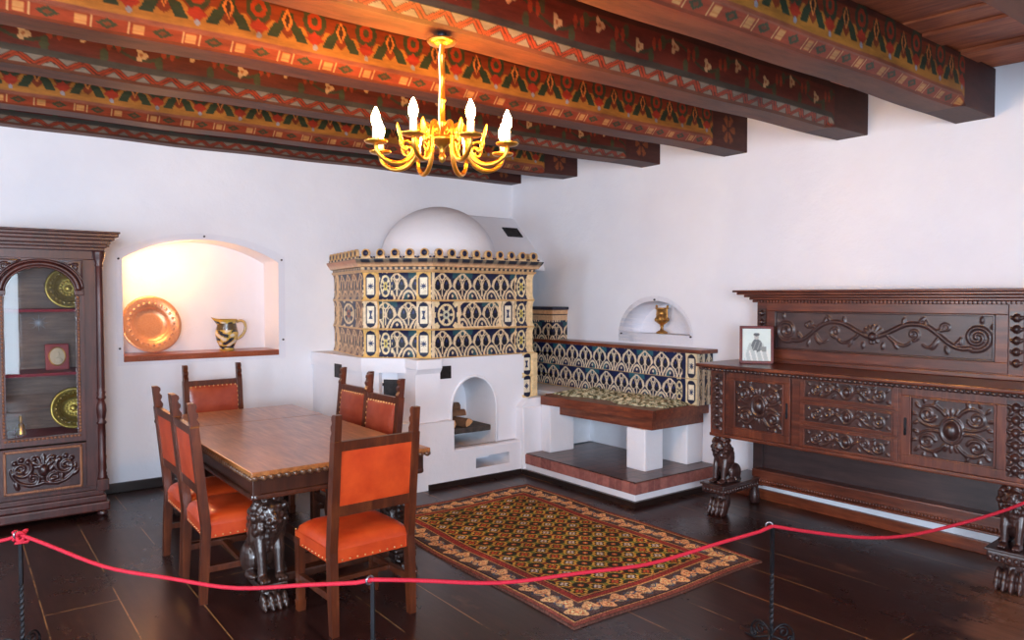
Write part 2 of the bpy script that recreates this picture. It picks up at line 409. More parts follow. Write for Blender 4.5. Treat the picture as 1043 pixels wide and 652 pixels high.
def medal(u, v, w, h, bg=(224, 186, 112), kind=0):
    """upright stadium medallion; u,v in metres from the tile's centre"""
    img = C3(bg, u); L = h * .26
    d = np.hypot(u, np.maximum(np.abs(v) - L, 0)); R = w * .36
    put(img, d < R, (26, 34, 66)); put(img, d < R * .74, (232, 222, 196) if kind != 2 else (232, 196, 120))
    put(img, (d < R) & (np.abs(v) > L * 1.12), (24, 32, 60))
    a = np.arctan2(v, u); r = np.hypot(u, v)
    if kind == 1: put(img, (np.abs(u) < (.2 + np.abs(v) / h * 2.4) * R * .7) & (np.abs(v) < h * .15), (34, 48, 92))
    else: put(img, r < R * .62 * (.72 + .28 * np.cos(8 * a)), (34, 48, 92))
    return img
def ringtile(u, v, w, h, hue=(206, 186, 92)):
    img = C3((26, 34, 66), u); r = np.hypot(u / (w * .5), v / (h * .5)); a = np.arctan2(v, u)
    put(img, (r > .62) & (r < .78), (226, 206, 160)); put(img, (r < .3), hue)
    put(img, (r > .3) & (r < .62) & (np.cos(6 * a) > .4), (214, 200, 160))
    put(img, (r > .95) & (np.cos(8 * a) > 0), (226, 206, 160)); put(img, (r < .13), (26, 34, 66))
    return img

def beamA(x, t):
    """x metres along, t 0..1 down the whole front (0 top edge, .62 roll moulding, .66.. chamfer, 1 underside edge)"""
    img = C3((112, 50, 26), x)
    up = t < .60
    p = .30; u = (x / p) - np.floor(x / p) - .5; s = np.clip(t / .60, 0, 1); au = np.abs(u)
    put(img, up, (124, 50, 24)); put(img, up & (s > .62 + .16 * np.cos(2 * PI * u * 2)), (172, 114, 44))
    put(img, up & (s < .16), (84, 36, 22))
    r = np.hypot((au - .5) * 1.25, (s - .28) * .85)
    put(img, up & (r < .27), (52, 64, 44)); put(img, up & (r < .17), (156, 54, 26)); put(img, up & (r < .08), (60, 70, 50))
    c = np.interp(s, [.1, .35, .6, .8], [.03, .07, .18, .26])
    put(img, up & (np.abs(au - c) < .05 + .05 * (s > .5)) & (s > .2) & (s < .84), (44, 60, 40))
    put(img, up & (au < .1 * (1 - np.abs(s - .4) / .26)), (206, 128, 60)); put(img, up & (au < .05 * (1 - np.abs(s - .4) / .2)), (60, 40, 30))
    k = np.hypot((au - .5) * 1.1, (s - .66) * 1.0); put(img, up & (np.abs(au - .5) + np.abs(s - .68) * 1.0 < .17), (164, 50, 30))
    put(img, up & (np.hypot((au - .5) * 1.3, s - .86) < .06), (150, 150, 160))
    put(img, (t >= .60) & (t < .67), (142, 78, 56))
    b = (t >= .67) & (t < .93); q = .235; w = x / q - np.floor(x / q); m = np.clip((t - .67) / .26, 0, 1)
    put(img, b, (142, 58, 32))
    put(img, b & (np.abs(w - .12) < .012), (196, 150, 100)); put(img, b & (np.abs(w - .46) < .012), (196, 150, 100))
    put(img, b & (np.abs(w - .29) < .10) & (m > .14) & (m < .9), (190, 134, 78))
    put(img, b & (np.abs(w - .29) < .10) & (m > .14) & (m < .9) & (np.mod(m * 6, 1) < .22), (178, 112, 62))
    dd = np.abs(w - .74) / .2 + np.abs(m - .5) / .45; put(img, b & (dd < 1), (58, 62, 40)); put(img, b & (dd < .45), (112, 56, 30))
    return img * .88
def beamB(x, t):
    img = C3((104, 42, 28), x); p = .29; k = np.floor(x / p); u = x / p - k - .5
    put(img, t < .12, (70, 38, 26))
    y0 = .32 + .06 * np.where(k % 2 == 0, 1, -1); r = np.hypot(u * .9, (t - y0) * 1.0); a = np.arctan2(t - y0, u)
    wv = .32 + .14 * np.sin(2 * PI * x / (2 * p)); put(img, (np.abs(t - wv) < .025) & (t < .6), (62, 66, 44))
    put(img, (np.hypot((np.abs(u) - .33) * 1.6, (t - .36 - .12 * np.sign(u)) * 1.2) < .12) & (t < .58), (70, 76, 48))
    put(img, (np.hypot((np.abs(u) - .42) * 1.8, (t - .3)) < .09), (158, 62, 34))
    put(img, (r < .085 * (1 + .35 * np.cos(3 * a))) & (t < .58), (214, 172, 120)); put(img, (r < .03), (172, 104, 60))
    put(img, (t >= .55) & (t < .66), (72, 66, 56))
    b = (t >= .66) & (t < .92); q = .155; w = np.abs(x / q - np.floor(x / q) - .5) * 2; m = np.clip((t - .66) / .26, 0, 1)
    put(img, b, (126, 114, 100)); put(img, b & (np.abs(m - w) < .34), (150, 58, 30)); put(img, b & (np.abs(m - w) < .07), (92, 36, 22)); put(img, b & (np.abs(np.abs(m - w) - .34) < .05), (84, 40, 26))
    put(img, t >= .92, (98, 56, 38))
    return img * .86
# ------------------------------------------------------------------ the room
XR, YB, XL, YF = 5.42, 7.15, -2.6, -2.4
HW = 3.75
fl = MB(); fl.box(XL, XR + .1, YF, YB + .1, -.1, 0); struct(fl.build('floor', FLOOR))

def arch_hole(mb, f, s0, s1, t0, t1, outline, depth, taper=0.0, back=True):
    """wall face f(s,t,d) over [s0,s1]x[t0,t1] with a hole: outline from bottom-left over the top to bottom-right"""
    o = list(outline); n = len(o); L, R = o[0], o[-1]
    def q(a): mb.raw([f(*p) for p in a], [tuple(range(len(a)))])
    q([(s0, t0, 0), (s1, t0, 0), (s1, L[1], 0), (s0, L[1], 0)])
    q([(s0, L[1], 0), (L[0], L[1], 0), (L[0], t1, 0), (s0, t1, 0)])
    q([(R[0], R[1], 0), (s1, R[1], 0), (s1, t1, 0), (R[0], t1, 0)])
    for i in range(n - 1):
        a, b = o[i], o[i + 1]
        if abs(a[0] - b[0]) > 1e-6: q([(a[0], a[1], 0), (b[0], b[1], 0), (b[0], t1, 0), (a[0], t1, 0)])
    cx = (L[0] + R[0]) / 2; cy = L[1]
    ins = [(cx + (x - cx) * (1 - taper), cy + (y - cy) * (1 - taper)) for x, y in o]
    K = 6
    for k in range(K):
        d0, d1 = depth * k / K, depth * (k + 1) / K
        e0, e1 = (k / K) ** 2, ((k + 1) / K) ** 2
        A = [(x + (a - x) * e0, y + (b - y) * e0, d0) for (x, y), (a, b) in zip(o, ins)]
        B = [(x + (a - x) * e1, y + (b - y) * e1, d1) for (x, y), (a, b) in zip(o, ins)]
        mb.raw([f(*p) for p in A + B], [(i, i + 1, n + i + 1, n + i) for i in range(n - 1)] + [(n - 1, 0, n, 2 * n - 1)], True)
    if back: q([(x, y, depth) for x, y in ins])

# back wall with its arched niche
nz0, nzs, nza, nx0, nx1 = 1.13, 2.035, 2.225, 1.185, 2.555
def arc_pts(n=28):
    w = (nx1 - nx0) / 2; h = nza - nzs; R = (w * w + h * h) / (2 * h); cz = nza - R; a = math.asin(w / R)
    return [((nx0 + nx1) / 2 + R * math.sin(t), cz + R * math.cos(t)) for t in np.linspace(-a, a, n)]
ol = [(nx0, nz0)] + arc_pts() + [(nx1, nz0)]
wb = MB(); ND = .42
arch_hole(wb, lambda s, t, d: (s, YB + d, t), XL, XR + .1, 0, HW, ol, ND)
wb.box(XL, nx0 - .2, YB + .05, YB + .2, 0, HW); wb.box(nx1 + .2, XR, YB + .05, YB + .2, 0, HW)
wb.box(XL, XR, YB + ND + .02, YB + ND + .1, 0, HW)
struct(wb.build('wall_back', PLASTER))
# right wall with the half-round niche
ny, nz, nw, nh = 4.855, 1.34, .43, .32
ol2 = [(ny - nw * math.cos(t), nz + nh * math.sin(t)) for t in np.linspace(0, PI, 30)]
wr = MB(); arch_hole(wr, lambda s, t, d: (XR + d, s, t), YF, YB + .1, 0, HW, ol2, .22, .12)
wr.box(XR + .3, XR + .4, YF, YB + .1, 0, HW)
struct(wr.build('wall_right', PLASTER))
# walls behind the camera, each with a window that lets the daylight in
def win_wall(name, f, s0, s1, holes):
    mb = MB(); hs = sorted(holes); p = s0
    for a, b, z0, z1 in hs:
        mb.box(*f(p, a), 0, HW); mb.box(*f(a, b), 0, z0); mb.box(*f(a, b), z1, HW); p = b
    mb.box(*f(p, s1), 0, HW); struct(mb.build(name, PLASTER))
win_wall('wall_rear', lambda a, b: (a, b, YF - .25, YF), XL, XR, [(-1.95, -.25, 1.0, 2.7), (.1, .95, .3, 2.5)])
win_wall('wall_left', lambda a, b: (XL - .25, XL, a, b), YF, YB, [(.2, 1.8, 1.0, 2.6), (3.2, 4.6, 1.0, 2.6)])
def window(n, M, w=.8, h=1.6):
    fr = MB(); fr.M = M
    for a in (-w + .03, w - .03): fr.box(a - .03, a + .03, -.04, .04, 0, h)
    for z in (.03, h - .03): fr.box(-w + .06, w - .06, -.04, .04, z - .03, z + .03)
    fr.box(-.02, .02, -.03, .03, .06, h - .06); fr.box(-w + .06, w - .06, -.02, .02, h * .62, h * .62 + .03)
    struct(fr.build('window_%d' % n, W_CAB))
T = Matrix.Translation
window(1, T((-1.1, YF - .18, 1.0)), .85, 1.7); window(2, T((.525, YF - .18, .3)), .425, 2.2)
window(3, T((XL - .18, 1.0, 1.0)) @ Rz(PI / 2)); window(4, T((XL - .18, 3.9, 1.0)) @ Rz(PI / 2))

# ceiling boards laid over the beams (they run away from the camera), sagging a little towards it
def ceil_z(y): return 3.165 + (y - 1.96) * .036
cb = MB(); x = XL; random.seed(3)
while x < XR:
    w = random.uniform(.2, .27); dz = random.choice([0, .018, .03])
    p = [(x, YF, ceil_z(YF) + dz), (min(x + w, XR + .05), YF, ceil_z(YF) + dz), (min(x + w, XR + .05), YB, ceil_z(YB) + dz), (x, YB, ceil_z(YB) + dz)]
    vs = p + [(a, b, c + .06 - dz) for a, b, c in p]
    cb.raw(vs, [(0, 1, 2, 3), (7, 6, 5, 4), (0, 4, 5, 1), (1, 5, 6, 2), (2, 6, 7, 3), (3, 7, 4, 0)]); x += w
struct(cb.build('ceiling', W_CEIL))

# painted beams
def beam(yf, zb, kind, label, left=XL, width=.235, h=.31, stop=.5, seed=0):
    name = 'ceiling_beam'
    mb = MB(off=(0, -yf, 0)); ch = .055
    x0 = -.5; xs = np.concatenate([np.arange(left, x0, .03), np.arange(x0, XR - stop, .007), np.arange(XR - stop, XR + .03, .014)])
    nf, nc = 34, 14
    rings = []; cols = []
    fn = beamA if kind == 'A' else beamB
    for x in xs:
        k = np.clip((XR - stop + .06 - x) / .06, 0, 1); c = ch * k + .004
        zt = zb + h
        fr = [(yf, zt + (zb + c - zt) * i / (nf - 1)) for i in range(nf)]
        cf = [(yf + c * i / nc, zb + c - c * i / nc) for i in range(1, nc + 1)]
        bt = [(yf + c + (width - c) * i / 4, zb) for i in range(1, 5)]
        prof = fr + cf + bt + [(yf + width, zt)]
        wob = .004 * math.sin(x * 2.1 + seed) + .003 * math.sin(x * 5.3 + seed * 2)
        rings.append([(x, a, b + wob) for a, b in prof])
    m = len(rings[0])
    t = np.array([.64 * i / (nf - 1) for i in range(nf)] + [.64 + .36 * i / nc for i in range(1, nc + 1)] + [1.0] * 5)
    Xg, Tg = np.meshgrid(xs, t, indexing='ij')
    img = fn(Xg + seed * .13, Tg)
    und = C3((96, 54, 32), Xg); isu = np.zeros(Tg.shape, bool); isu[:, nf + nc:] = True; img[isu] = und[isu]
    end = Xg > XR - stop + .03
    img[end] = (66, 32, 26)
    dd = np.hypot((Xg - (XR - .26)) / .085, (Tg - .32) / .24); aa = np.arctan2((Tg - .32) / .24, (Xg - XR + .26) / .085)
    if yf > 3.5: put(img, end & (dd < 1) & (np.cos(6 * aa) > -.3) & (dd > .2) & ~isu, (128, 70, 36))
    mb.loft(rings, cols=lin(img.reshape(-1, 3)))
    o = fixn(mb.build(name, BEAMP)); o.location = (0, yf, 0)
    return tag(o, label, 'ceiling beam', 'painted ceiling beams')
beam(6.96, 3.05, 'B', 'painted ceiling beam with red zigzags lying closest to the back wall', seed=1)
beam(5.97, 2.995, 'A', 'painted ceiling beam second from the back wall, behind the chandelier', seed=2)
beam(4.80, 2.962, 'B', 'painted beam with pale flowers and zigzags, third from the back wall', seed=3)
beam(3.83, 2.928, 'A', 'tulip-painted ceiling beam just behind the chandelier rod, fourth from the back wall', seed=4)
beam(2.79, 2.895, 'B', 'zigzag-painted ceiling beam from which the brass chandelier hangs', seed=5)
beam(1.955, 2.87, 'A', 'tulip-painted ceiling beam directly in front of the beam with the chandelier', seed=6)
beam(.98, 2.85, 'B', 'painted ceiling beam nearest the viewer, cut off by the top right corner', seed=7)

bb = MB(); bb.box(XL, 2.85, YB - .03, YB, 0, .085, .006); struct(bb.build('baseboard_back', BASEB))
bb = MB(); bb.box(XR - .028, XR, YF, 4.1, 0, .085, .006); struct(bb.build('baseboard_right', W_SLAB))
bb = MB(); bb.box(4.33, XR - .03, 4.075, 4.1, 0, .05); bb.box(4.33, 4.358, 4.1, 5.57, 0, .05); bb.box(3.3, 4.358, 5.55, 5.575, 0, .05)
struct(bb.build('trim_1', BASEB))

# niche board, acrylic covers
o = fixn(MB(off=(-1.87, -(YB + .2), -1.15)).box(nx0 + .002, nx1 - .002, YB - .004, YB + ND - .01, 1.131, 1.183, .003).build('niche_shelf', W_NICHE))
o.location = (1.87, YB + .2, 1.15); tag(o, 'reddish brown wooden board lining the bottom of the lit arched niche', 'shelf')
def cover(name, label, pts, to3, screws, nrm):
    t = thing(name, label, 'acrylic cover', to3(*pts[0], 0)); off = -np.array(to3(*pts[0], 0))
    mb = MB(off=off); n = len(pts)
    vs = [to3(a, b, -.006) for a, b in pts] + [to3(a, b, -.010) for a, b in pts]
    mb.raw(vs, [tuple(range(n)), tuple(range(n, 2 * n))[::-1]] + [(i, (i + 1) % n, n + (i + 1) % n, n + i) for i in range(n)])
    mb.build('sheet', ACRYL, t)
    for a, b in screws:
        s = MB(off=off); s.cyl(to3(a, b, .002), to3(a, b, -.013), .009, .009, 10); s.build('screw', SCREW, t)
def cov_pts(d):
    w = (nx1 - nx0) / 2 + d; return w
ap = [(nx0 - .05, nz0 - .03)] + [((nx0 + nx1) / 2 + (x - (nx0 + nx1) / 2) * 1.085, z + .055) for x, z in arc_pts(20)] + [(nx1 + .06, nz0 - .03)]
cover('niche_cover', 'clear acrylic sheet screwed over the lit arched niche in the back wall', ap, lambda s, t, d: (s, YB + d, t),
      [(nx0 - .03, 2.03), (nx1 + .03, 2.06), (1.865, 2.255), (nx0 - .03, 1.25), (nx1 + .04, 1.28)], None)
ap2 = [(ny - nw - .04, nz - .085)] + [(ny - (nw + .045) * math.cos(t), nz - .02 + (nh + .07) * math.sin(t)) for t in np.linspace(0, PI, 24)] + [(ny + nw + .04, nz - .085)]
cover('niche_cover', 'clear half-round acrylic sheet screwed over the small niche above the tiled bench', ap2, lambda s, t, d: (XR + d, s, t),
      [(ny - nw - .012, nz - .01), (ny + nw + .012, nz - .01), (ny, nz + nh + .012)], None)
# ------------------------------------------------------------------ tiled stove
SO = (3.75, 5.66, 0); so = (-SO[0], -SO[1], 0)
stove = thing('tiled_stove', 'big white masonry stove clad in blue and cream tiles, with a round white dome', 'stove', SO)
A_, B_, C_, D_, E_ = (3.14, YB), (2.97, 6.14), (3.40, 5.66), (4.54, 5.66), (4.60, YB)
PATH = [np.array(p, float) for p in (A_, B_, C_, D_, E_)]
def offset_path(path, d):
    out = []
    for i, p in enumerate(path):
        ns = []
        for a, b in ((i - 1, i), (i, i + 1)):
            if a >= 0 and b < len(path):
                t = path[b] - path[a]; t = t / np.linalg.norm(t); ns.append(np.array([t[1], -t[0]]))
        n = ns[0] if len(ns) == 1 else (ns[0] + ns[1]) / (1 + ns[0].dot(ns[1]))
        out.append(p + n * d)
    return out
# sign: outward is to the right of A->B (towards -x)?  check with first edge
_t = PATH[1] - PATH[0]; _n = np.array([_t[1], -_t[0]]); SGN = 1 if _n[0] < 0 else -1
def off_path(path, d): return offset_path(path, d * SGN)
def sweep(mb, prof, path=PATH, cols=None, fine=.06):
    """prof: list of (outward offset, z) swept along the path with mitred corners"""
    pts = [off_path(path, d) for d, _ in prof]
    for i in range(len(path) - 1):
        L = np.linalg.norm(path[i + 1] - path[i]); n = max(2, int(L / fine) + 1)
        vs = []; cc = []
        for k in range(n):
            t = k / (n - 1)
            for j, (d, z) in enumerate(prof):
                p = pts[j][i] * (1 - t) + pts[j][i + 1] * t; vs.append((p[0], p[1], z))
                if cols is not None: cc.append(cols(i, t * L, L, j))
        m = len(prof)
        mb.raw(vs, [(a * m + b, (a + 1) * m + b, (a + 1) * m + b + 1, a * m + b + 1) for a in range(n - 1) for b in range(m - 1)], False,
               None if cols is None else lin(np.array(cc)))
TB, TT = 1.15, 1.925
RH = (TT - TB) / 3
def stove_paint(seg, L, row):
    def fn(U, V):
        s = U * L; z = V * RH; vv = z / RH
        w = .135; img = hearts(s / .215 + row * .5 + seg * 3, vv, seed=row + seg)
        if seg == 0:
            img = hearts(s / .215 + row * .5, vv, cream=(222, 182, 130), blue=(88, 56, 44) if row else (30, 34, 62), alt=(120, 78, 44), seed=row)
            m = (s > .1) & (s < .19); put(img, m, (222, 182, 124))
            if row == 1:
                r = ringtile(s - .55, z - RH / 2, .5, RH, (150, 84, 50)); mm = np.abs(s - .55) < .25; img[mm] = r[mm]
        def pil(c, kind, bg, ww=w):
            m = np.abs(s - c) < ww / 2; t = medal(s - c, z - RH / 2, ww * .96, RH, bg, kind); img[m] = t[m]
        Y1, Y2 = (222, 182, 108), (226, 206, 170)
        bg = Y1 if row != 1 else Y2
        if seg == 0: pass
        if seg == 1:
            pil(.075, 1 if row == 1 else 0, bg); pil(L - .075, 1 if row == 1 else 0, bg)
            m = (s > .15) & (s < .2); put(img, m & (s > .185), (226, 206, 160)); put(img, (s > .142) & (s < .158), (206, 160, 90))
            if row != 1:
                rt = ringtile(s - .215, z - RH / 2, .12, RH); m = np.abs(s - .215) < .06; img[m] = rt[m]
        if seg == 2:
            put(img, s < .03, Y2)
            if row == 1:
                rt = ringtile(s - .15, z - RH / 2, .23, RH, (196, 196, 170)); m = (s > .03) & (s < .27); img[m] = rt[m]
                fr = (s > .27) & (s < .76); inn = (np.abs(s - .515) < .215) & (np.abs(z - RH / 2) < RH * .42)
                ex = np.maximum(np.abs(s - .515) - .17, 0); ez = np.maximum(np.abs(z - RH / 2) - RH * .42 + .045, 0)
                put(img, fr & ~(inn & (np.hypot(ex, ez) < .045)), (232, 204, 160)); pil(.84, 1, Y2, .15)
            rt = ringtile(s - 1.0, z - RH / 2, .14, RH, (206, 186, 92)); m = (s > .93) & (s < 1.06); img[m] = rt[m]
            put(img, s >= 1.06, (230, 202, 154)); put(img, (s > .918) & (s < .93), (222, 190, 140))
        if seg == 3: pass
        e = (vv < .035) | (vv > .965); put(img, e, (206, 166, 108))
        return img
    return fn
for row in range(3):
    mb = MB(off=so); z0 = TB + (2 - row) * RH
    for seg in range(4):
        L = float(np.linalg.norm(PATH[seg + 1] - PATH[seg]))
        lo, hi = off_path(PATH, 0), off_path(PATH, 1)
        def fn(U, V, seg=seg):
            o = .022 * (2 * V - 1) ** 4 + .006 * np.cos(PI * (V - .5))
            a, b = lo[seg], lo[seg + 1]; da, db = hi[seg] - lo[seg], hi[seg + 1] - lo[seg + 1]
            x = a[0] + (b[0] - a[0]) * U + (da[0] + (db[0] - da[0]) * U) * o
            y = a[1] + (b[1] - a[1]) * U + (da[1] + (db[1] - da[1]) * U) * o
            return x, y, z0 + V * RH
        nu = int(L / .0052) if seg < 3 else 20
        mb.grid(fn, nu, 48, stove_paint(seg, L, row))
    mb.build('tile_course', TILE, stove)
# right-hand pilaster running two tiles further down
mb = MB(off=so); ph = .215; pw = .13
for k in range(2):
    def fn(U, V, k=k): return 4.405 + U * pw, 5.652 - .02 * (2 * V - 1) ** 4, TB - (2 - k) * ph + V * ph + 0 * U
    mb.grid(fn, 28, 46, lambda U, V, k=k: medal((U - .5) * pw, (V - .5) * ph, pw * 1.05, ph, (232, 204, 150), k if k == 1 else 0))
mb.col = lin((230, 202, 154)); mb.box(4.53, 4.60, 5.64, 6.2, .72, TB, .01); mb.box(4.41, 4.53, 5.66, 6.2, .72, TB)
mb.build('pilaster', TILE, stove)
# cornice
mb = MB(off=so)
prof = [(.0, 1.915), (.03, 1.925), (.034, 1.94), (.02, 1.945), (.022, 1.965), (.05, 1.972), (.056, 1.985), (.075, 2.012), (.085, 2.03), (.085, 2.04), (-.3, 2.045)]
def ccol(i, s, L, j):
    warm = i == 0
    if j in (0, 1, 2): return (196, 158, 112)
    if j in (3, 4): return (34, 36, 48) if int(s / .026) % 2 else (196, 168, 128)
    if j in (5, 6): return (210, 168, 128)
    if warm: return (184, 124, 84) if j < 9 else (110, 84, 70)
    return (34, 40, 52) if int(s / .04) % 3 else (116, 106, 92)
sweep(mb, prof, cols=ccol, fine=.0125); mb.build('cornice', TILE, stove)
# crest tiles
def crest_mesh():
    mb = MB(); pts = [(-.062, 0), (-.062, .012), (-.045, .018)] + [(.04 * math.cos(a), .05 + .038 * math.sin(a)) for a in np.linspace(PI + .5, -.5, 12)] + [(.045, .018), (.062, .012), (.062, 0)]
    mb.col = lin((206, 176, 132)); mb.prism(pts, -.012, .012, 'y')
    mb.col = lin((30, 36, 66)); mb.lathe([(.027, 0), (.02, .006), (0, .009)], M=frame2((0, -.012, .05), (1, 0, 0), (0, 0, 1)), seg=12)
    mb.ball((-.055, -.012, .012), (.012, .006, .009), 8, 5); mb.ball((.055, -.012, .012), (.012, .006, .009), 8, 5)
    mb.col = lin((206, 160, 96)); mb.tube([(.031 * math.cos(a), -.013, .05 + .031 * math.sin(a)) for a in np.linspace(0, 2 * PI, 17)[:-1]], .005, 5, closed=True)
    return mb.mesh('crest_tile', TILE)
cm = crest_mesh(); cp = off_path(PATH, .045)
for seg, n in ((0, 8), (1, 5), (2, 9), (3, 4)):
    a, b = cp[seg], cp[seg + 1]; d = b - a; ang = math.atan2(d[1], d[0])
    for k in range(n):
        p = a + d * ((k + .5) / n if seg < 3 else (k + .5) * .08); c = obj('crest_tile', cm, stove)
        c.location = (p[0] - SO[0], p[1] - SO[1], 2.042); c.rotation_euler = (0, 0, ang)
# top fill, dome, hood
mb = MB(off=so); top = off_path(PATH, -.02)
mb.prism([tuple(p) for p in top], 2.0, 2.048); fixn(mb.build('stove_top', PLASTER, stove))
mb = MB(off=so)
mb.lathe([(.585 * math.cos(t), 2.04 + .565 * math.sin(t)) for t in np.linspace(0, PI / 2, 18)], (3.94, 6.42, 0), 48, cap=False); mb.build('dome', PLASTER, stove)
mb = MB(off=so); mb.prism([(YB - .001, 2.645), (YB - .05, 2.63), (6.56, 2.12), (6.52, 2.0), (YB - .001, 2.0)], 4.42, XR - .001, 'x'); hood = fixn(mb.build('smoke_hood', PLASTER, stove))
mb = MB(off=so); t = Vector((0, 6.56 - (YB - .05), 2.12 - 2.63)).normalized(); nrm = Vector((1, 0, 0)).cross(t)
p0 = Vector((5.25, YB - .05, 2.63)) + t * .19
M = frame2(p0, (1, 0, 0), t) if nrm.z > 0 else frame2(p0, (1, 0, 0), -t)
s = 1 if nrm.z > 0 else -1
mb.M = M
for k in range(7): mb.box(-.095, .095, s * (.004 + .02 * k), s * (.013 + .02 * k), -.003, .008)
mb.box(-.11, .11, s * -.008, s * .004, -.004, .011); mb.box(-.11, .11, s * .137, s * .15, -.004, .011); mb.box(-.11, -.095, s * 0, s * .14, -.004, .011); mb.box(.095, .11, 0, s * .14, -.004, .011); mb.box(-.1, .1, 0, s * .14, -.002, .002)
mb.build('vent_grille', IRONDOOR, hood)

# masonry base
FP = 5.645   # plane of the fireplace front
base_top = [(2.90, YB), (2.925, 6.11), (3.30, 5.70), (3.42, 5.66), (3.42, 6.3), (4.6, 6.3), (4.62, YB)]
mb = MB(off=so)
mb.prism([(2.88, YB - .001), (2.925, 6.10), (3.28, 5.70), (3.30, 6.2), (3.3, YB - .001)], 1.02, TB)
mb.prism([(2.90, YB - .001), (2.95, 6.13), (3.06, 6.02), (3.36, 6.2), (3.36, YB - .001)], 0, 1.02)
mb.prism([(3.06, 6.02), (3.085, 6.075), (3.34, 5.79), (3.36, 6.2), (3.1, 6.2)], 0, 1.02)
fixn(mb.build('masonry_base', PLASTER, stove))
# upright pier with its corbel between the chamfer and the fire opening
mb = MB(off=so)
mb.box(3.20, 3.46, 5.575, 5.95, 1.06, TB - .002, .012); mb.prism([(5.61, .5), (5.61, 1.02), (5.58, 1.06), (5.95, 1.06), (5.95, .5)], 3.205, 3.455, 'x')
fixn(mb.build('corbelled_pier', PLASTER, stove))
# front wall with arched fire opening
fz, fsp = .33, .66
ax0, ax1, az = 3.60, 4.085, .955
aw = (ax1 - ax0) / 2
arch = [(ax0, fz)] + [((ax0 + ax1) / 2 - aw * math.cos(t), fsp + (az - fsp) * math.sin(t)) for t in np.linspace(0, PI, 24)] + [(ax1, fz)]
mb = MB(off=so)
arch_hole(mb, lambda s, t, d: (s, FP + d, t), 3.44, 4.43, fz, TB + .001, arch, .5)
mb.box(3.44, 4.43, FP, FP + .03, TB - .004, TB + .004)
mb.build('fireplace_front', PLASTER, stove)
# raised rim round the arch
mb = MB(off=so); rim = [((ax0 + ax1) / 2 - (aw + .012) * math.cos(t), fsp + (az - fsp + .012) * math.sin(t)) for t in np.linspace(0, PI, 24)]
mb.tube([(a, FP - .002, b) for a, b in [(ax0 - .012, fz)] + rim + [(ax1 + .012, fz)]], .014, 8); mb.build('arch_rim', PLASTER, stove)
# lower plinth with the ash slot and the block to the left, pier to the right
PF = 5.565
sl0, sl1, sz0, sz1 = 3.81, 4.19, .125, .225
mb = MB(off=so)
arch_hole(mb, lambda s, t, d: (s, PF + d, t), 3.12, 4.36, 0, fz - .022, [(sl0, sz0), (sl0, sz1), (sl1, sz1 + .008), (sl1, sz0)], .34)
mb.raw([(3.12, PF, fz - .022), (4.36, PF, fz - .022), (4.36, PF + .015, fz - .006), (3.12, PF + .015, fz - .006), (4.36, FP + .004, fz - .006), (3.12, FP + .004, fz - .006)], [(0, 1, 2, 3), (3, 2, 4, 5)])
mb.prism([(3.12, PF), (3.12, 6.15), (3.13, 6.15), (3.13, PF)], 0, fz); mb.build('hearth_plinth', PLASTER, stove)
mb = MB(off=so)
mb.prism([(3.0, 5.95), (3.2, PF - .004), (3.57, PF - .004), (3.57, 5.66), (3.2, 6.1)], 0, .59); mb.box(3.2, 3.57, PF - .002, 5.7, .3, .592, .015)
fixn(mb.build('side_block', PLASTER, stove))
mb = MB(off=so); mb.box(4.33, 4.66, 5.53, 6.1, 0, .64, .015); mb.prism([(4.33, .64), (4.42, .72), (4.62, .72), (4.66, .64)], 5.55, 6.1, 'y'); fixn(mb.build('right_pier', PLASTER, stove))
mb = MB(off=so); mb.box(ax0 + .005, ax1 - .01, 5.70, 6.13, .43, .485, .012)
mb.build('log_shelf', SOOT, stove)
def iron_door(c, w, h, ang, name='iron_door'):
    mb = MB(off=so); mb.M = T(c) @ Rz(ang)
    mb.box(-w / 2, w / 2, -.008, .02, -h / 2, h / 2, .004); mb.box(-w / 2 + .012, w / 2 - .012, -.013, -.007, -h / 2 + .012, h / 2 - .012, .004)
    if name == 'iron_door': mb.box(w * .25, w * .36, -.035, -.018, -.014, .014, .003)
    if name == 'iron_door':
     for z in (-h * .33, h * .33): mb.cyl((-w / 2, -.016, z - .012), (-w / 2, -.016, z + .012), .007)
    return mb.build(name, IRONDOOR, stove)
iron_door((3.515, FP, 1.02), .15, .115, 0)
iron_door((3.205, 5.93, .82), .27, .26, math.atan2(5.66 - 6.14, 3.40 - 2.97))
iron_door((2.905, 6.55, 1.0), .14, .13, -math.pi / 2 + .02, 'vent_plate')

# firewood
def log(label, c, L, r, ang, tilt=0, roll=0):
    t = thing('firewood_log', label, 'firewood', c, ang, 'split logs in the stove opening')
    k = random.Random(len(label) * 7)
    pr = [(0, -r * .35), (r * .9, -r * .3), (r, .15 * r), (r * .55, r * .75), (-r * .1, r), (-r * .8, r * .55), (-r, -.1 * r), (-r * .6, -r * .35)]
    pr = [(a * (1 + k.uniform(-.12, .12)), b * (1 + k.uniform(-.1, .1))) for a, b in pr]
    ca, sa = math.cos(roll), math.sin(roll); pr = [(a * ca - b * sa, a * sa + b * ca) for a, b in pr]
    zb = min(b for a, b in pr); pr = [(a, b - zb) for a, b in pr]
    mb = MB(); mb.M = Matrix.Rotation(tilt, 4, 'Y')
    mb.loft([[(x, a, b) for a, b in pr] for x in (-L / 2, -L / 6, L / 6, L / 2)])
    fixn(mb.build('bark', BARK, t))
    for x0, x1 in ((-L / 2 - .004, -L / 2), (L / 2, L / 2 + .004)):
        mb = MB(); mb.M = Matrix.Rotation(tilt, 4, 'Y'); mb.loft([[(x, a * .93, b * .93 + .002) for a, b in pr] for x in (x0, x1)])
        fixn(mb.build('cut_face', CUT, t))
ZL = .486
log('pale split log end facing out of the fire opening, left of the two lowest', (3.675, 5.90, ZL), .30, .05, PI / 2 - .06, 0, .5)
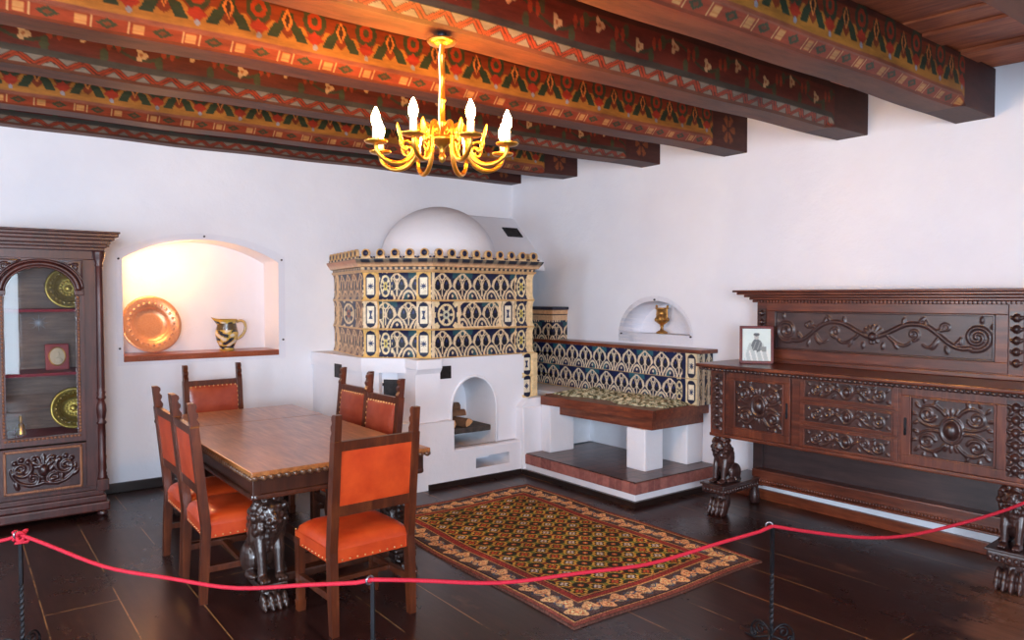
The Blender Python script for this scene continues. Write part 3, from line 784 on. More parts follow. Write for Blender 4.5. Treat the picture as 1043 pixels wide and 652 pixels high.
log('pale split log end facing out of the fire opening, right of the two lowest', (3.80, 5.86, ZL), .30, .05, PI / 2 + .22, 0, -.4)
log('long pale log lying crosswise on the two lowest logs in the stove', (3.735, 5.86, ZL + .088), .26, .042, -.1, 0, .2)
log('brown log behind the crosswise log, second layer from the top of the wood pile', (3.74, 5.97, ZL + .105), .28, .05, .06, 0, .9)
log('short dark log topmost of the wood pile, deep in the stove arch', (3.685, 5.99, ZL + .20), .16, .05, -.3, 0, .1)

# ------------------------------------------------------------------ tiled bench beside the stove
BO = (4.9, 4.9, 0); bo = (-4.9, -4.9, 0)
bench = thing('stove_bench', 'masonry heating bench with thick wooden seat and blue tiled back along the right wall', 'bench', BO)
mb = MB(off=bo); mb.box(4.365, XR - .001, 4.105, 5.527, 0, .105, .004); mb.build('plinth', PLASTER, bench)
mb = MB(off=bo); mb.box(4.355, XR - .001, 4.095, 5.528, .1, .192, .006); mb.build('brick_course', BRICK, bench)
mb = MB(off=bo); mb.box(4.365, XR - .001, 4.105, 5.527, .19, .201, .004); mb.build('paving', PAVING, bench)
def pier(x0, x1, y0, y1, z1=.56): MBp = MB(off=bo); MBp.box(x0, x1, y0, y1, .2, z1, .012); MBp.build('pier', PLASTER, bench)
pier(4.70, 4.93, 4.31, 4.53); pier(4.55, 4.86, 5.39, 5.528, .655); pier(5.2, XR - .001, 4.27, 4.56)
mb = MB(off=bo); mb.box(5.27, XR - .001, 4.56, 5.6, .2, .6); mb.build('rear_wall', PLASTER, bench)
mb = MB(off=bo); mb.prism([(4.675, 4.205), (XR - .002, 4.205), (XR - .002, 5.596), (4.665, 5.596), (4.665, 5.527), (4.545, 5.527)], .655, .74); fixn(mb.build('seat_slab', W_SLAB, bench))
mb = MB(off=bo); mb.prism([(4.735, 4.265), (4.86, 4.265), (4.80, 5.388), (4.67, 5.388)], .56, .655); mb.prism([(4.86, 4.265), (XR - .002, 4.265), (XR - .002, 4.37), (4.86, 4.37)], .56, .655); mb.build('seat_beam', W_SLAB, bench)
PX = 5.205; pz0, pz1 = .74, 1.2
mb = MB(off=bo); y0, y1 = 4.165, 6.42; Lb = y1 - y0
def bp(U, V):
    s = U * Lb; v = V * 2; row = np.floor(np.clip(v, 0, 1.999)); vv = v - row; z = vv * .23
    img = hearts(s / .205 + row * .5, vv, cream=(220, 204, 176), blue=(22, 32, 72), alt=(40, 92, 108), seed=3)
    m = s < .13; t = medal(s - .065, z - .115, .125, .23, (226, 208, 168), 0); img[m] = t[m]
    put(img, (s > .13) & (s < .165), (26, 34, 70)); rt = ringtile(s - .20, z - .115, .1, .23, (200, 190, 150)); m2 = (s > .165) & (s < .24) & (row < 1); img[m2] = rt[m2]
    put(img, (vv < .03), (180, 150, 110)); return img
mb.grid(lambda U, V: (PX - .008 * (np.abs(2 * (V * 2 - np.floor(np.clip(V * 2, 0, 1.99))) - 1)) ** 4, y0 + U * Lb, pz0 + V * (pz1 - pz0)), 430, 76, bp)
mb.grid(lambda U, V: (PX + U * (XR - PX), y0 + 0 * U, pz0 + V * (pz1 - pz0)), 40, 60, lambda U, V: np.where((np.mod(U * 3, 1) > .45)[..., None], hearts(U * 2, V * 2, seed=1), C3((226, 214, 186), U)))
mb.col = lin((200, 180, 150)); mb.box(PX + .01, XR - .001, y0 + .004, y1, pz0, pz1 - .001); mb.build('tiled_back', TILE, bench)
mb = MB(off=bo); mb.box(PX - .03, XR - .001, y0 - .055, y1, pz1, pz1 + .035, .006); mb.build('cap_board', W_SLAB, bench)
mb = MB(off=bo); hz = 1.56; yA, yB_ = 6.13, YB - .001
def hb(U, V):
    img = hearts(U * 4.5 + .2, V * 3.6, cream=(214, 190, 156), seed=5); put(img, V > .93, (36, 36, 50)); put(img, (V > .86) & (V < .93), (206, 168, 130)); return img
mb.grid(lambda U, V: (PX - .0 + 0 * U, yA + U * (yB_ - yA), pz0 + V * (hz - pz0)), 190, 130, hb)
mb.grid(lambda U, V: (PX + U * (XR - PX), yA + 0 * U, pz0 + V * (hz - pz0)), 44, 130, lambda U, V: hb(U * .25, V))
mb.col = lin((200, 180, 150)); mb.box(PX + .004, XR - .001, yA + .004, yB_, pz0, hz - .002); mb.build('tall_tile_block', TILE, bench)
mb = MB(off=bo); mb.col = lin((48, 48, 62)); mb.box(PX - .025, XR - .001, yA - .03, yB_, hz - .004, hz + .03, .008); mb.col = lin((206, 160, 120)); mb.box(PX - .012, XR - .001, yA - .014, yB_, hz - .05, hz - .004, .006); mb.build('block_cornice', TILE, bench)
mb = MB(off=bo); mb.box(4.84, 5.275, 5.598, 6.42, .2, .735); mb.build('flue_block', PLASTER, bench)

# mottled fleece mat on the seat
def front(y): return 4.86 - .12 * np.exp(-((y - 4.62) / .24) ** 2) - .16 * np.exp(-((y - 5.45) / .35) ** 2) + .012 * np.sin(y * 21)
def matfn(U, V):
    y = 4.24 + V * 1.3; x0 = front(y); x = x0 + (5.195 - x0) * U
    e = np.minimum(np.minimum(U, 1) * 6, np.minimum(V, 1 - V) * 14); e = np.clip(e, 0, 1) ** .5
    return x, y, .741 + e * (.028 + .012 * np.sin(x * 40 + np.sin(y * 23) * 2) * np.sin(y * 31) + .006 * np.sin(x * 110 + y * 90))
def matcol(U, V):
    y = 4.24 + V * 1.3; x = U * .3
    f = np.sin(x * 90 + 3 * np.sin(y * 37)) + np.sin(y * 70 + 4 * np.sin(x * 60 + y * 9)) + RNG.uniform(-1.2, 1.2, U.shape)
    img = C3((156, 152, 122), U); put(img, f > .4, (204, 198, 166)); put(img, f < -.6, (110, 106, 78)); put(img, f < -1.6, (66, 62, 46)); return img
mb = MB(off=(-5.05, -4.9, -.741)); mb.grid(matfn, 70, 200, matcol)
o = mb.build('bench_mat', RUGM); o.location = (5.05, 4.9, .741); tag(o, 'mottled green and cream woven mat lying on the tiled bench seat', 'mat')
m = o.modifiers.new('t', 'SOLIDIFY'); m.thickness = .004; m.offset = 1
# ------------------------------------------------------------------ display cabinet
CX0, CY0 = .525, 6.47
cab = thing('display_cabinet', 'tall carved dark wooden display cabinet with arched glass door at the left edge', 'cabinet', (CX0, CY0, 0))
# local: x across (-.40..40), y 0 front .. .58 back, z up
def cp(mb, name, mat, par=None): return mb.build(name, mat, par or cab)
mb = MB()
mb.box(-.385, -.36, .02, .58, .2, 2.03); mb.box(.36, .385, .02, .58, .2, 2.03)
mb.box(-.385, .385, .02, .58, 2.0, 2.06); mb.box(-.385, .385, .02, .58, .19, .24)
mb.box(-.385, -.28, 0, .03, .24, 1.985, .003); mb.box(.28, .385, 0, .03, .24, 1.985, .003)
mb.box(-.385, .385, .0, .019, 1.986, 2.055, .003); cp(mb, 'carcass', W_CAB)
mb = MB(); mb.box(-.36, .36, .555, .575, .24, 2.0); cp(mb, 'back_boards', CABBACK)
mb = MB(); mb.box(-.43, .43, -.045, .585, .045, .115, .012); mb.box(-.41, .41, -.03, .58, .115, .165, .01); mb.box(-.395, .395, -.015, .58, .165, .205, .006); cp(mb, 'plinth', W_CAB)
for sx in (-1, 1):
    mb = MB(); mb.lathe([(.02, 0), (.036, .008), (.04, .022), (.034, .038), (.022, .05)], (sx * .385, .005, 0), 16); cp(mb, 'bun_foot', W_CABC)
    mb = MB(); mb.lathe([(.02, 0), (.036, .008), (.04, .022), (.034, .038), (.022, .05)], (sx * .385, .54, 0), 16); cp(mb, 'bun_foot', W_CABC)
mb = MB()
for z0, z1, o in ((2.05, 2.075, .02), (2.075, 2.10, .035), (2.10, 2.13, .055), (2.13, 2.155, .08), (2.155, 2.18, .105), (2.18, 2.195, .115)):
    mb.box(-.40 - o, .40 + o, -.03 - o, .585, z0, z1, .005)
for k in range(44): mb.box(-.445 + k * .0205, -.433 + k * .0205, -.072, -.05, 2.08, 2.094)
cp(mb, 'cornice', W_CAB)
for sx in (-1, 1):
    c = (sx * .385, -.005, 0); col_ = MB()
    col_.box(c[0] - .04, c[0] + .04, -.045, .03, .2, .29, .006)
    prof = [(.034, .29), (.037, .3), (.03, .315), (.033, .33), (.026, .345), (.031, .37), (.027, .42), (.031, .46), (.027, .475), (.028, .63), (.026, .71), (.035, .72), (.035, .73), (.025, .745), (.03, .77), (.036, .82), (.033, .86), (.022, .90), (.034, .915), (.034, .925), (.026, .94), (.033, .96), (.026, .975), (.028, 1.0), (.025, 1.7), (.024, 1.93), (.031, 1.94), (.025, 1.955), (.04, 2.0), (.045, 2.04), (.045, 2.05)]
    col_.lathe(prof, c, 20); cp(col_, 'column', W_CAB)
# door
dw, dz0, dz1 = .28, .60, 1.985
mb = MB(); gw = .225; gz0, gsp = .66, 1.755
g_arch = [(-gw, gz0)] + [(-gw * math.cos(t), gsp + .165 * math.sin(t)) for t in np.linspace(0, PI, 26)] + [(gw, gz0)]
arch_hole(mb, lambda s, t, d: (s, -.012 + d, t), -dw, dw, dz0, dz1, g_arch, .03, back=False)
mb.box(-dw, dw, -.011, .018, dz0, gz0 - .001); mb.box(-dw, -gw - .001, -.011, .018, dz0, 1.70); mb.box(gw + .001, dw, -.011, .018, dz0, 1.70); mb.box(-dw, dw, -.011, .018, 1.93, dz1)
door = cp(mb, 'door', W_CAB)
mb = MB(); mb.box(-gw - .005, gw + .005, .008, .012, gz0 - .005, 1.925); mb.build('glass_pane', GLASS, door)
mb = MB()
am = [(-(gw + .02) * math.cos(t), gsp - .01 + .20 * math.sin(t)) for t in np.linspace(0, PI, 30)]
for d, r in ((0, .018), (.026, .01), (-.02, .008)):
    mb.tube([(a * (1 + d / .25), -.02, b + d * (.5 + .5 * math.sin(t))) for (a, b), t in zip(am, np.linspace(0, PI, 30))], r, 8)
for sx in (-1, 1): mb.box(sx * (gw - .01), sx * (gw + .055), -.035, -.008, gsp - .045, gsp - .005, .006)
mb.build('arch_moulding', W_CAB, door)
for sx in (-1, 1):
    rl = Relief(.09, .11); rl.stroke(spiral(sx * .008, .016, .028, .004, 1, 1.2), .008, .005); rl.leaf(0, 0, 2.2 if sx > 0 else .9, .05, .02); rl.leaf(0, -.02, 3.6, .04, .02)
    mb = MB(); rl.add(mb, frame2((sx * .214, -.015, 1.905), (1, 0, 0), (0, 0, 1)), .004)
    cv = [(sx * (gw + .062) * math.cos(t), gsp - .01 + .245 * math.sin(t)) for t in np.linspace(.22, 1.15, 14)]
    cv = [(max(-.268, min(.268, a)), min(1.972, b)) for a, b in cv]
    tri = [(a, -.016, b) for a, b in cv] + [(sx * .268, -.016, 1.972)]
    mb.tube(tri, .007, 6, closed=True); cp(mb, 'spandrel_carving', W_CABC, door)
mb = MB()
for sx in (-1, 1):
    for k in range(40): mb.ball((sx * (gw + .016), -.014, .68 + k * .026), (.009, .008, .012), 6, 4)
for k in range(19): mb.ball((-.234 + k * .026, -.014, .645), (.012, .008, .009), 6, 4)
mb.build('bead_moulding', W_GILT, door)
# carved lower panel
mb = MB(); mb.box(-.28, .28, -.006, .02, .235, .585, .004); lp = cp(mb, 'lower_panel', W_CAB)
mb = MB()
for x0, x1, z0, z1 in ((-.25, .25, .555, .572), (-.25, .25, .25, .267), (-.25, -.233, .25, .572), (.233, .25, .25, .572)): mb.box(x0, x1, -.022, -.004, z0, z1, .005)
mb.build('panel_moulding', W_GILT, lp)
rl = Relief(.46, .28)
for sx in (-1, 1):
    rl.stroke(spiral(sx * .14, .02, .07, .008, PI / 2 + sx * .6, 1.4 * sx), .014, .009); rl.stroke(spiral(sx * .07, -.06, .05, .006, -1.0 if sx > 0 else PI + 1, -1.2 * sx), .012, .008)
    rl.stroke(bez((0, -.09), (sx * .1, -.13), (sx * .2, -.08), (sx * .205, .02)), .013, .009)
    for k in range(6): rl.leaf(sx * (.03 + .03 * k), -.02 + .05 * math.sin(k * 2.1), 1.2 * k + sx, .07, .03)
    for k in range(4): rl.blob(sx * (.06 + .04 * k), .09 - .02 * (k % 2), .017)
for k in range(5): rl.leaf(0, .02, PI / 2 + (k - 2) * .5, .1, .03)
rl.blob(0, 0, .035, .045)
mb = MB(); rl.add(mb, frame2((0, -.008, .41), (1, 0, 0), (0, 0, 1)), .004); mb.build('foliage_carving', W_CABC, lp)
# shelves and what stands on them
SH = [(.62, .64), (1.10, 1.122), (1.585, 1.607)]
for a, b in SH:
    mb = MB(); mb.box(-.358, .358, .1, .553, a, b, .003); cp(mb, 'shelf', SHELFCLOTH)
def plate_mesh(R, name, mat, rimw=.42, depth=.03, seg=48, boss=True):
    mb = MB(); a = R * (1 - rimw)
    mb.lathe([(0, 0), (a * .6, 0), (a * .95, .003), (a, depth * .5), (a + R * .04, depth * .85), (R * .86, depth), (R * .9, depth + .004), (R * .97, depth + .004), (R, depth), (R * .99, depth - .006), (a, depth * .5 - .008), (a * .93, -.008), (0, -.008)], seg=seg, cap=False)
    for k in range(24):
        t = 2 * PI * k / 24; mb.ball((R * .74 * math.cos(t), R * .74 * math.sin(t), depth * .93), (R * .06, R * .06, .005), 6, 4)
    for k in range(40):
        t = 2 * PI * k / 40; mb.ball((R * .93 * math.cos(t), R * .93 * math.sin(t), depth + .003), (R * .022, R * .022, .004), 5, 4)
    for k in range(14 if boss else 0):
        t = 2 * PI * k / 14; mb.ball((a * .55 * math.cos(t), a * .55 * math.sin(t), .001), (a * .12, a * .12, .004), 6, 4)
    if boss: mb.ball((0, 0, 0), (a * .3, a * .3, .012), 12, 6)
    return mb.mesh(name, mat)
def stand_plate(name, label, cat, R, c, mat, lean=.16, yaw=0, **k):
    o = obj(name, plate_mesh(R, name, mat, **k)); o.rotation_euler = Euler((PI / 2 - lean, 0, yaw)); o.location = c; return tag(o, label, cat)
stand_plate('brass_plate', 'embossed brass plate leaning on the top shelf of the glass cabinet', 'plate', .165, (CX0 + .225, CY0 + .42, 1.607 + .163), BRASS_D, .14)
stand_plate('brass_plate', 'embossed brass plate leaning on the lowest shelf of the glass cabinet', 'plate', .165, (CX0 + .245, CY0 + .40, .641 + .163), BRASS_D, .14)
mb = MB()
for k in range(16):
    t = 2 * PI * k / 16; L = .062 if k % 2 == 0 else .045
    mb.loft([[(.012 * math.cos(t + .3), .0, .012 * math.sin(t + .3)), (.012 * math.cos(t - .3), .0, .012 * math.sin(t - .3)), (.01 * math.cos(t), -.008, .01 * math.sin(t))],
             [(L * math.cos(t + .02), .0, L * math.sin(t + .02)), (L * math.cos(t - .02), 0, L * math.sin(t - .02)), (L * math.cos(t), -.003, L * math.sin(t))]])
mb.lathe([(.02, 0), (.018, .008), (0, .012)], M=frame2((0, 0, 0), (1, 0, 0), (0, 0, 1)), seg=14); mb.cyl((0, .01, 0), (0, -.004, 0), .006)
o = fixn(mb.build('star_medal', SILVER)); o.location = (CX0 + .03, CY0 + .545, 1.49); tag(o, 'silver star-shaped medal pinned to the back boards inside the cabinet', 'medal')
t = thing('cameo_frame', 'red framed oval cream cameo standing on the middle cabinet shelf', 'picture frame', (CX0 + .135, CY0 + .36, 1.1225), .05)
mb = MB(); mb.M = Matrix.Rotation(-.12, 4, 'X'); mb.box(-.082, .082, -.012, .012, .0, .205, .01); mb.build('frame', REDFR, t)
mb = MB(); mb.M = Matrix.Rotation(-.12, 4, 'X'); mb.tube([(.056 * math.cos(a), -.013, .105 + .072 * math.sin(a)) for a in np.linspace(0, 2 * PI, 33)[:-1]], .006, 6, closed=True); mb.build('oval_rim', GOLD, t)
mb = MB(); mb.M = Matrix.Rotation(-.12, 4, 'X') @ T((0, -.012, .105)); mb.lathe([(.055, 0), (.05, .004), (0, .006)], M=frame2((0, 0, 0), (1, 0, 0), (0, 0, 1)) @ Matrix.Diagonal((1, 1.28, 1, 1)), seg=28)
mb.ball((.0, -.006, .018), (.018, .006, .024), 10, 6); mb.ball((.004, -.006, -.03), (.03, .006, .024), 10, 6); mb.build('cameo', CREAM, t)
mb = MB(); mb.raw([(-.03, .01, .16), (.03, .01, .16), (.03, .075, .0), (-.03, .075, .0), (-.03, .014, .16), (.03, .014, .16), (.03, .079, .0), (-.03, .079, .0)], [(0, 1, 2, 3), (7, 6, 5, 4), (0, 4, 5, 1), (2, 6, 7, 3), (1, 5, 6, 2), (0, 3, 7, 4)]); mb.build('strut', REDFR, t)
mb = MB(); mb.lathe([(.0, .0), (.036, 0), (.037, .012), (.031, .03), (.027, .07), (.02, .085), (.011, .09), (.008, .098), (.013, .108), (.013, .122), (.008, .13), (.012, .142), (0, .15)], seg=20)
o = mb.build('brass_bell', BRASS); o.location = (CX0 - .12, CY0 + .3, .6405); tag(o, 'small brass hand bell on the lowest cabinet shelf', 'bell')

# ------------------------------------------------------------------ things in the wall niches
stand_plate('copper_dish', 'big round hammered copper dish leaning in the lit niche', 'plate', .262, (1.445, YB + .235, 1.184 + .258), COPPER, .22, yaw=.12, rimw=.40, depth=.045, seg=64, boss=False)
jug = thing('painted_jug', 'yellow and blue painted ceramic jug standing in the lit niche', 'jug', (2.115, YB + .2, 1.1835), -.25)
def jug_r(t): return np.interp(t, [0, .04, .1, .3, .55, .75, .86, 1], [.062, .07, .064, .092, .108, .092, .086, .098])
def jugfn(U, V):
    a = U * 2 * PI; r = jug_r(V); spout = np.exp(-((np.abs(a - PI)) / .4) ** 2) * np.clip((V - .8) / .2, 0, 1) * .045
    return (r + spout) * np.cos(a), r * np.sin(a), V * .30 + spout * .5
def jugcol(U, V):
    img = C3((212, 180, 84), U); x = U * 14; y = V * 6
    f = np.sin(x * 2 + 2 * np.sin(y * 2.2)) + np.sin(y * 4 + 2.2 * np.sin(x * 1.4))
    put(img, f > .55, (34, 42, 60)); put(img, f < -.9, (222, 216, 196)); put(img, (f > .2) & (f < .4), (96, 110, 60))
    put(img, (V > .93) | (V < .05), (196, 160, 62)); put(img, np.abs(V - .8) < .02, (36, 40, 52)); put(img, np.abs(V - .12) < .02, (36, 40, 52)); return img
mb = MB(); mb.grid(jugfn, 80, 60, jugcol); mb.col = lin((90, 74, 44)); mb.lathe([(0, .02), (.08, .1), (.1, .2), (.085, .27), (.092, .298)], seg=30, cap=False); mb.lathe([(0, 0), (.062, 0)], seg=30, cap=False); mb.build('body', PAINT, jug)
mb = MB(); mb.col = lin((188, 150, 62)); mb.tube(bez((.09, 0, .275), (.2, 0, .33), (.2, 0, .14), (.085, 0, .105), 18), [.013] * 18, 8); mb.build('handle', PAINT, jug)
urn = thing('gilt_urn', 'small gilded bronze urn with scrolled handles in the half-round wall niche', 'urn', (5.535, 4.865, 1.3405), -PI / 2 - .3)
mb = MB(); mb.lathe([(0, 0), (.055, 0), (.058, .012), (.04, .024), (.02, .034), (.013, .06), (.02, .075), (.018, .085), (.03, .092), (.055, .11), (.064, .14), (.06, .165), (.046, .185), (.043, .205), (.058, .235), (.072, .25), (.066, .252), (.05, .235), (.035, .2), (0, .19)], seg=28)
for k in range(10): mb.ball((.062 * math.cos(k * PI / 5), .062 * math.sin(k * PI / 5), .135), (.012, .012, .02), 6, 5)
mb.build('body', GOLD, urn)
for sx in (-1, 1):
    mb = MB(); mb.tube(np.array([(sx * a, 0, b) for a, b in bez((.055, .13), (.12, .12), (.075, .23), (.095, .262), 16)]), np.linspace(.011, .008, 16), 8); mb.ball((sx * .1, 0, .266), (.014, .012, .014), 8, 6); mb.ball((sx * .085, 0, .16), (.014, .012, .018), 8, 6); mb.build('handle', GOLD, urn)

# ------------------------------------------------------------------ chandelier
chx, chy = 1.80, 2.90
ch = thing('chandelier', 'eight-armed brass chandelier with glowing candle bulbs hanging from a painted beam', 'chandelier', (chx, chy, 2.32))
mb = MB(); mb.cyl((0, 0, .555), (0, 0, .585), .022); mb.tube([(0, 0, .585), (.0, 0, .598)], .012, 8); mb.build('hook_block', IRON, ch)
mb = MB(); mb.lathe([(.0, .545), (.062, .548), (.068, .54), (.06, .53), (.02, .522), (0, .52)], seg=28, cap=False); mb.build('canopy', BRASS, ch)
mb = MB(); mb.lathe([(.011, .525), (.013, .5), (.011, .49), (.017, .485), (.017, .475), (.012, .465), (.015, .39), (.019, .38), (.013, .37), (.014, .29), (.019, .28), (.019, .272), (.013, .265), (.014, .19), (.02, .18), (.02, .17), (.016, .16), (.022, .12), (.05, .112), (.064, .10), (.06, .09), (.03, .075), (.014, .06), (.012, .03), (.017, .02), (.013, .0), (0, -.01)], seg=24); mb.build('stem', BRASS, ch)
mb = MB(); mb.tube([(-.014, -.012, .53), (-.024, -.014, .46), (-.018, -.014, .35), (-.024, -.012, .22), (-.018, -.012, .08)], .0035, 6); mb.build('cable', CANDLE, ch)
def arm_parts():
    mb = MB()
    p = np.concatenate([bez((.03, .10), (.06, .19), (.12, .18), (.125, .085), 14)[:-1], bez((.125, .085), (.13, -.03), (.23, -.05), (.285, -.005), 16)[:-1], bez((.285, -.005), (.303, .008), (.312, .025), (.312, .05), 8)])
    mb.tube([(a, 0, b) for a, b in p], np.interp(np.linspace(0, 1, len(p)), [0, .3, .6, 1], [.008, .012, .012, .009]), 10)
    sp = spiral(.085, .125, .032, .006, -.5, 1.1, 20); mb.tube([(a, 0, b) for a, b in sp], np.linspace(.009, .005, 20), 8)
    sp = spiral(.175, .05, .03, .005, 2.6, -1.0, 18); mb.tube([(a, 0, b) for a, b in sp], np.linspace(.008, .004, 18), 8)
    mb.ball((.205, 0, .115), (.007, .012, .042), 8, 6, Matrix.Rotation(.25, 4, 'Y')); mb.ball((.195, 0, .065), (.012, .012, .018), 8, 6); mb.ball((.125, 0, .09), (.016, .014, .016), 8, 6)
    arm = obj('arm', mb.mesh('arm', BRASS), ch)
    mb = MB(); mb.lathe([(.012, .047), (.045, .053), (.052, .061), (.05, .064), (.02, .059), (.02, .070), (.017, .073)], (.312, 0, 0), 24); obj('drip_pan', mb.mesh('drip_pan', BRASS), arm)
    mb = MB(); mb.lathe([(.0, .070), (.0155, .070), (.0155, .117), (.013, .120), (0, .120)], (.312, 0, 0), 18, cap=False); obj('candle_sleeve', mb.mesh('candle_sleeve', CANDLE), arm)
    mb = MB(); mb.lathe([(.0, .120), (.011, .122), (.017, .137), (.0205, .155), (.018, .174), (.010, .194), (.004, .207), (0, .21)], (.312, 0, 0), 18, cap=False); obj('bulb', mb.mesh('bulb', BULB), arm)
    return arm
arm0 = arm_parts(); A0 = math.radians(35.7)
for k in range(8):
    a = arm0 if k == 0 else copy_tree(arm0, ch)
    a.rotation_euler = (0, 0, A0 + k * PI / 4)

# ------------------------------------------------------------------ lions
def lion_balls(mb, sx=1.0, paws=True):
    """seated lion, unit height, facing -y"""
    def E(c, r, rx=0, rz=0):
        M = Matrix.Rotation(rx, 4, 'X') @ Matrix.Rotation(rz, 4, 'Z'); mb.ball((c[0] * sx, c[1], c[2]), (r[0] * sx, r[1], r[2]), 12, 9, M)
    E((0, .1, .45), (.17, .17, .34), -.25); E((0, -.02, .56), (.19, .17, .26))
    for s in (-1, 1):
        E((s * .14, .2, .2), (.1, .2, .2)); E((s * .17, .02, .055), (.07, .14, .055)); E((s * .15, -.02, .55), (.07, .09, .17))
        mb.tube([(s * .1 * sx, -.06, .55), (s * .105 * sx, -.12, .34), (s * .1 * sx, -.15, .2), (s * .1 * sx, -.16, .06)], [.085, .07, .056, .055], 10)
        E((s * .1, -.21, .045), (.07, .09, .045))
        for k in (-1, 0, 1): E((s * .1 + k * .04, -.285, .035), (.022, .035, .032))
        E((s * .075, -.235, .885), (.045, .04, .03)); E((s * .055, -.305, .72), (.045, .045, .04)); E((s * .13, -.08, .93), (.05, .04, .06)); E((s * .1, -.22, .77), (.05, .05, .06))
    E((0, -.1, .8), (.17, .16, .18)); E((0, -.2, .8), (.12, .1, .13)); E((0, -.29, .76), (.045, .06, .075)); E((0, -.345, .745), (.035, .025, .025)); E((0, -.27, .655), (.05, .05, .035))
    rr = random.Random(5)
    for k in range(22):
        a = 2 * PI * k / 22; E((.185 * math.sin(a), -.09 + .05 * math.cos(k * 2.2), .78 + .195 * math.cos(a)), (.05, .075, .055))
    for i in range(5):
        for j in range(6):
            a = (j - 2.5) / 2.5; E((a * (.17 - i * .018) + rr.uniform(-.01, .01), -.12 - .05 * math.cos(a * 1.5) + i * .012, .66 - i * .07), (.038, .045, .062))
    for i in range(4):
        for s in (-1, 1): E((s * .18, .02 + .03 * (i % 2), .72 - i * .09), (.04, .06, .06))
    mb.tube([(0.02, .36, .06), (.16 * sx, .38, .05), (.24 * sx, .25, .06), (.22 * sx, .1, .08)], [.035, .03, .03, .045], 8)
def paw_balls(mb, w, l, h, toes=4):
    mb.ball((0, .1 * l, h * .62), (w * .36, l * .42, h * .6), 12, 9); mb.tube([(0, .12 * l, h * .5), (0, .15 * l, h * 1.12)], [w * .34, w * .32], 12)
    for k in range(toes):
        x = (k - (toes - 1) / 2) / (toes - 1) * w * .78; y = -l * (.42 - .08 * abs(k - (toes - 1) / 2))
        mb.ball((x, y + .06 * l, h * .42), (w * .14, l * .24, h * .44), 10, 8); mb.ball((x, y - .1 * l, h * .27), (w * .135, l * .15, h * .28), 10, 8); mb.ball((x, y - .22 * l, h * .12), (w * .07, l * .07, h * .13), 8, 6)
def lion_mesh(name, H, sx=1.0, mat=None, vox=.0052, depth=1.0):
    mb = MB(); mb.M = Matrix.Diagonal((H, H * depth, H, 1)); lion_balls(mb, sx); return remesh(mb, vox, name, mat, 1)
def paw_mesh(name, w, l, h, mat, vox=.0042):
    mb = MB(); paw_balls(mb, w, l, h); return remesh(mb, vox, name, mat, 1)
# ------------------------------------------------------------------ dining table
TX, TY = 1.78, 5.04
TL, TW = 2.30, 1.09
tab = thing('dining_table', 'long carved walnut dining table on lion legs, set with leather chairs', 'table', (TX, TY, 0))
hx, hy = TW / 2, TL / 2
mb = MB(); mb.box(-hx, hx, -hy, hy * .42, .748, .775, .006); mb.box(-hx, hx, hy * .423, hy, .748, .775, .006); mb.build('tabletop', W_TABLE, tab)
mb = MB()
mb.box(-hx + .004, hx - .004, -hy + .004, hy - .004, .735, .748)
for (L, sy, ax) in ((TW, -1, 'x'), (TW, 1, 'x'), (TL, -1, 'y'), (TL, 1, 'y')):
    n = int(L / .042)
    for k in range(n):
        p = -L / 2 + (k + .5) * L / n
        c = (p, sy * (hy - .004), .741) if ax == 'x' else (sy * (hx - .004), p, .741)
        M = Matrix.Rotation(.6, 4, 'Y') if ax == 'x' else Matrix.Rotation(.6, 4, 'X')
        mb.ball(c, (.02, .014, .0155) if ax == 'x' else (.014, .02, .0155), 8, 6, M)
mb.build('gadrooned_edge', W_EGG, tab)
mb = MB(); ax, ay = hx - .045, hy - .07
for s in (-1, 1):
    mb.box(-ax, ax, s * ay - .013, s * ay + .013, .64, .735, .004); mb.box(s * ax - .013, s * ax + .013, -ay, ay, .64, .735, .004)
    mb.box(-ax - .018, ax + .018, s * (ay) - .03, s * ay + .03, .612, .642, .012); mb.box(s * ax - .03, s * ax + .03, -ay - .018, ay + .018, .612, .642, .012)
    for s2 in (-1, 1): mb.box(s * ax - .022, s * ax + .022, s2 * ay - .022, s2 * ay + .022, .632, .742, .003)
mb.build('apron', W_TABLED, tab)
lm = lion_mesh('lion_leg', .475, 1.0, W_LION, .005, .92); pm = paw_mesh('lion_paw', .145, .16, .1, W_LION)
for s in (-1, 1):
    for s2 in (-1, 1):
        g = obj('lion_leg', lm, tab); g.location = (s * (hx - .14), s2 * (hy - .19), .137); g.rotation_euler = (0, 0, 0 if s2 < 0 else PI)
        mb = MB(); mb.box(-.075, .075, -.13, .1, .098, .138, .01)
        for k in (-1, 0, 1): mb.cyl((k * .045, -.128, .118), (k * .045, -.136, .118), .014)
        b = mb.build('foot_block', W_LION, g); b.location = (0, 0, -.137)
        p = obj('lion_paw', pm, g); p.location = (0, -.07, -.137)
mb = MB()
for s2 in (-1, 1): mb.box(-hx + .2, hx - .2, s2 * (hy - .19) - .045, s2 * (hy - .19) + .045, .1, .15, .012)
mb.box(-.04, .04, -hy + .19, hy - .19, .105, .145, .01)
for s2 in (-1, 1):
    mb.lathe([(.03, .15), (.045, .17), (.05, .25), (.03, .3), (.045, .36), (.06, .45), (.05, .55), (.06, .62)], (0, s2 * (hy - .19), 0), 16)
mb.build('stretcher', W_TABLED, tab)

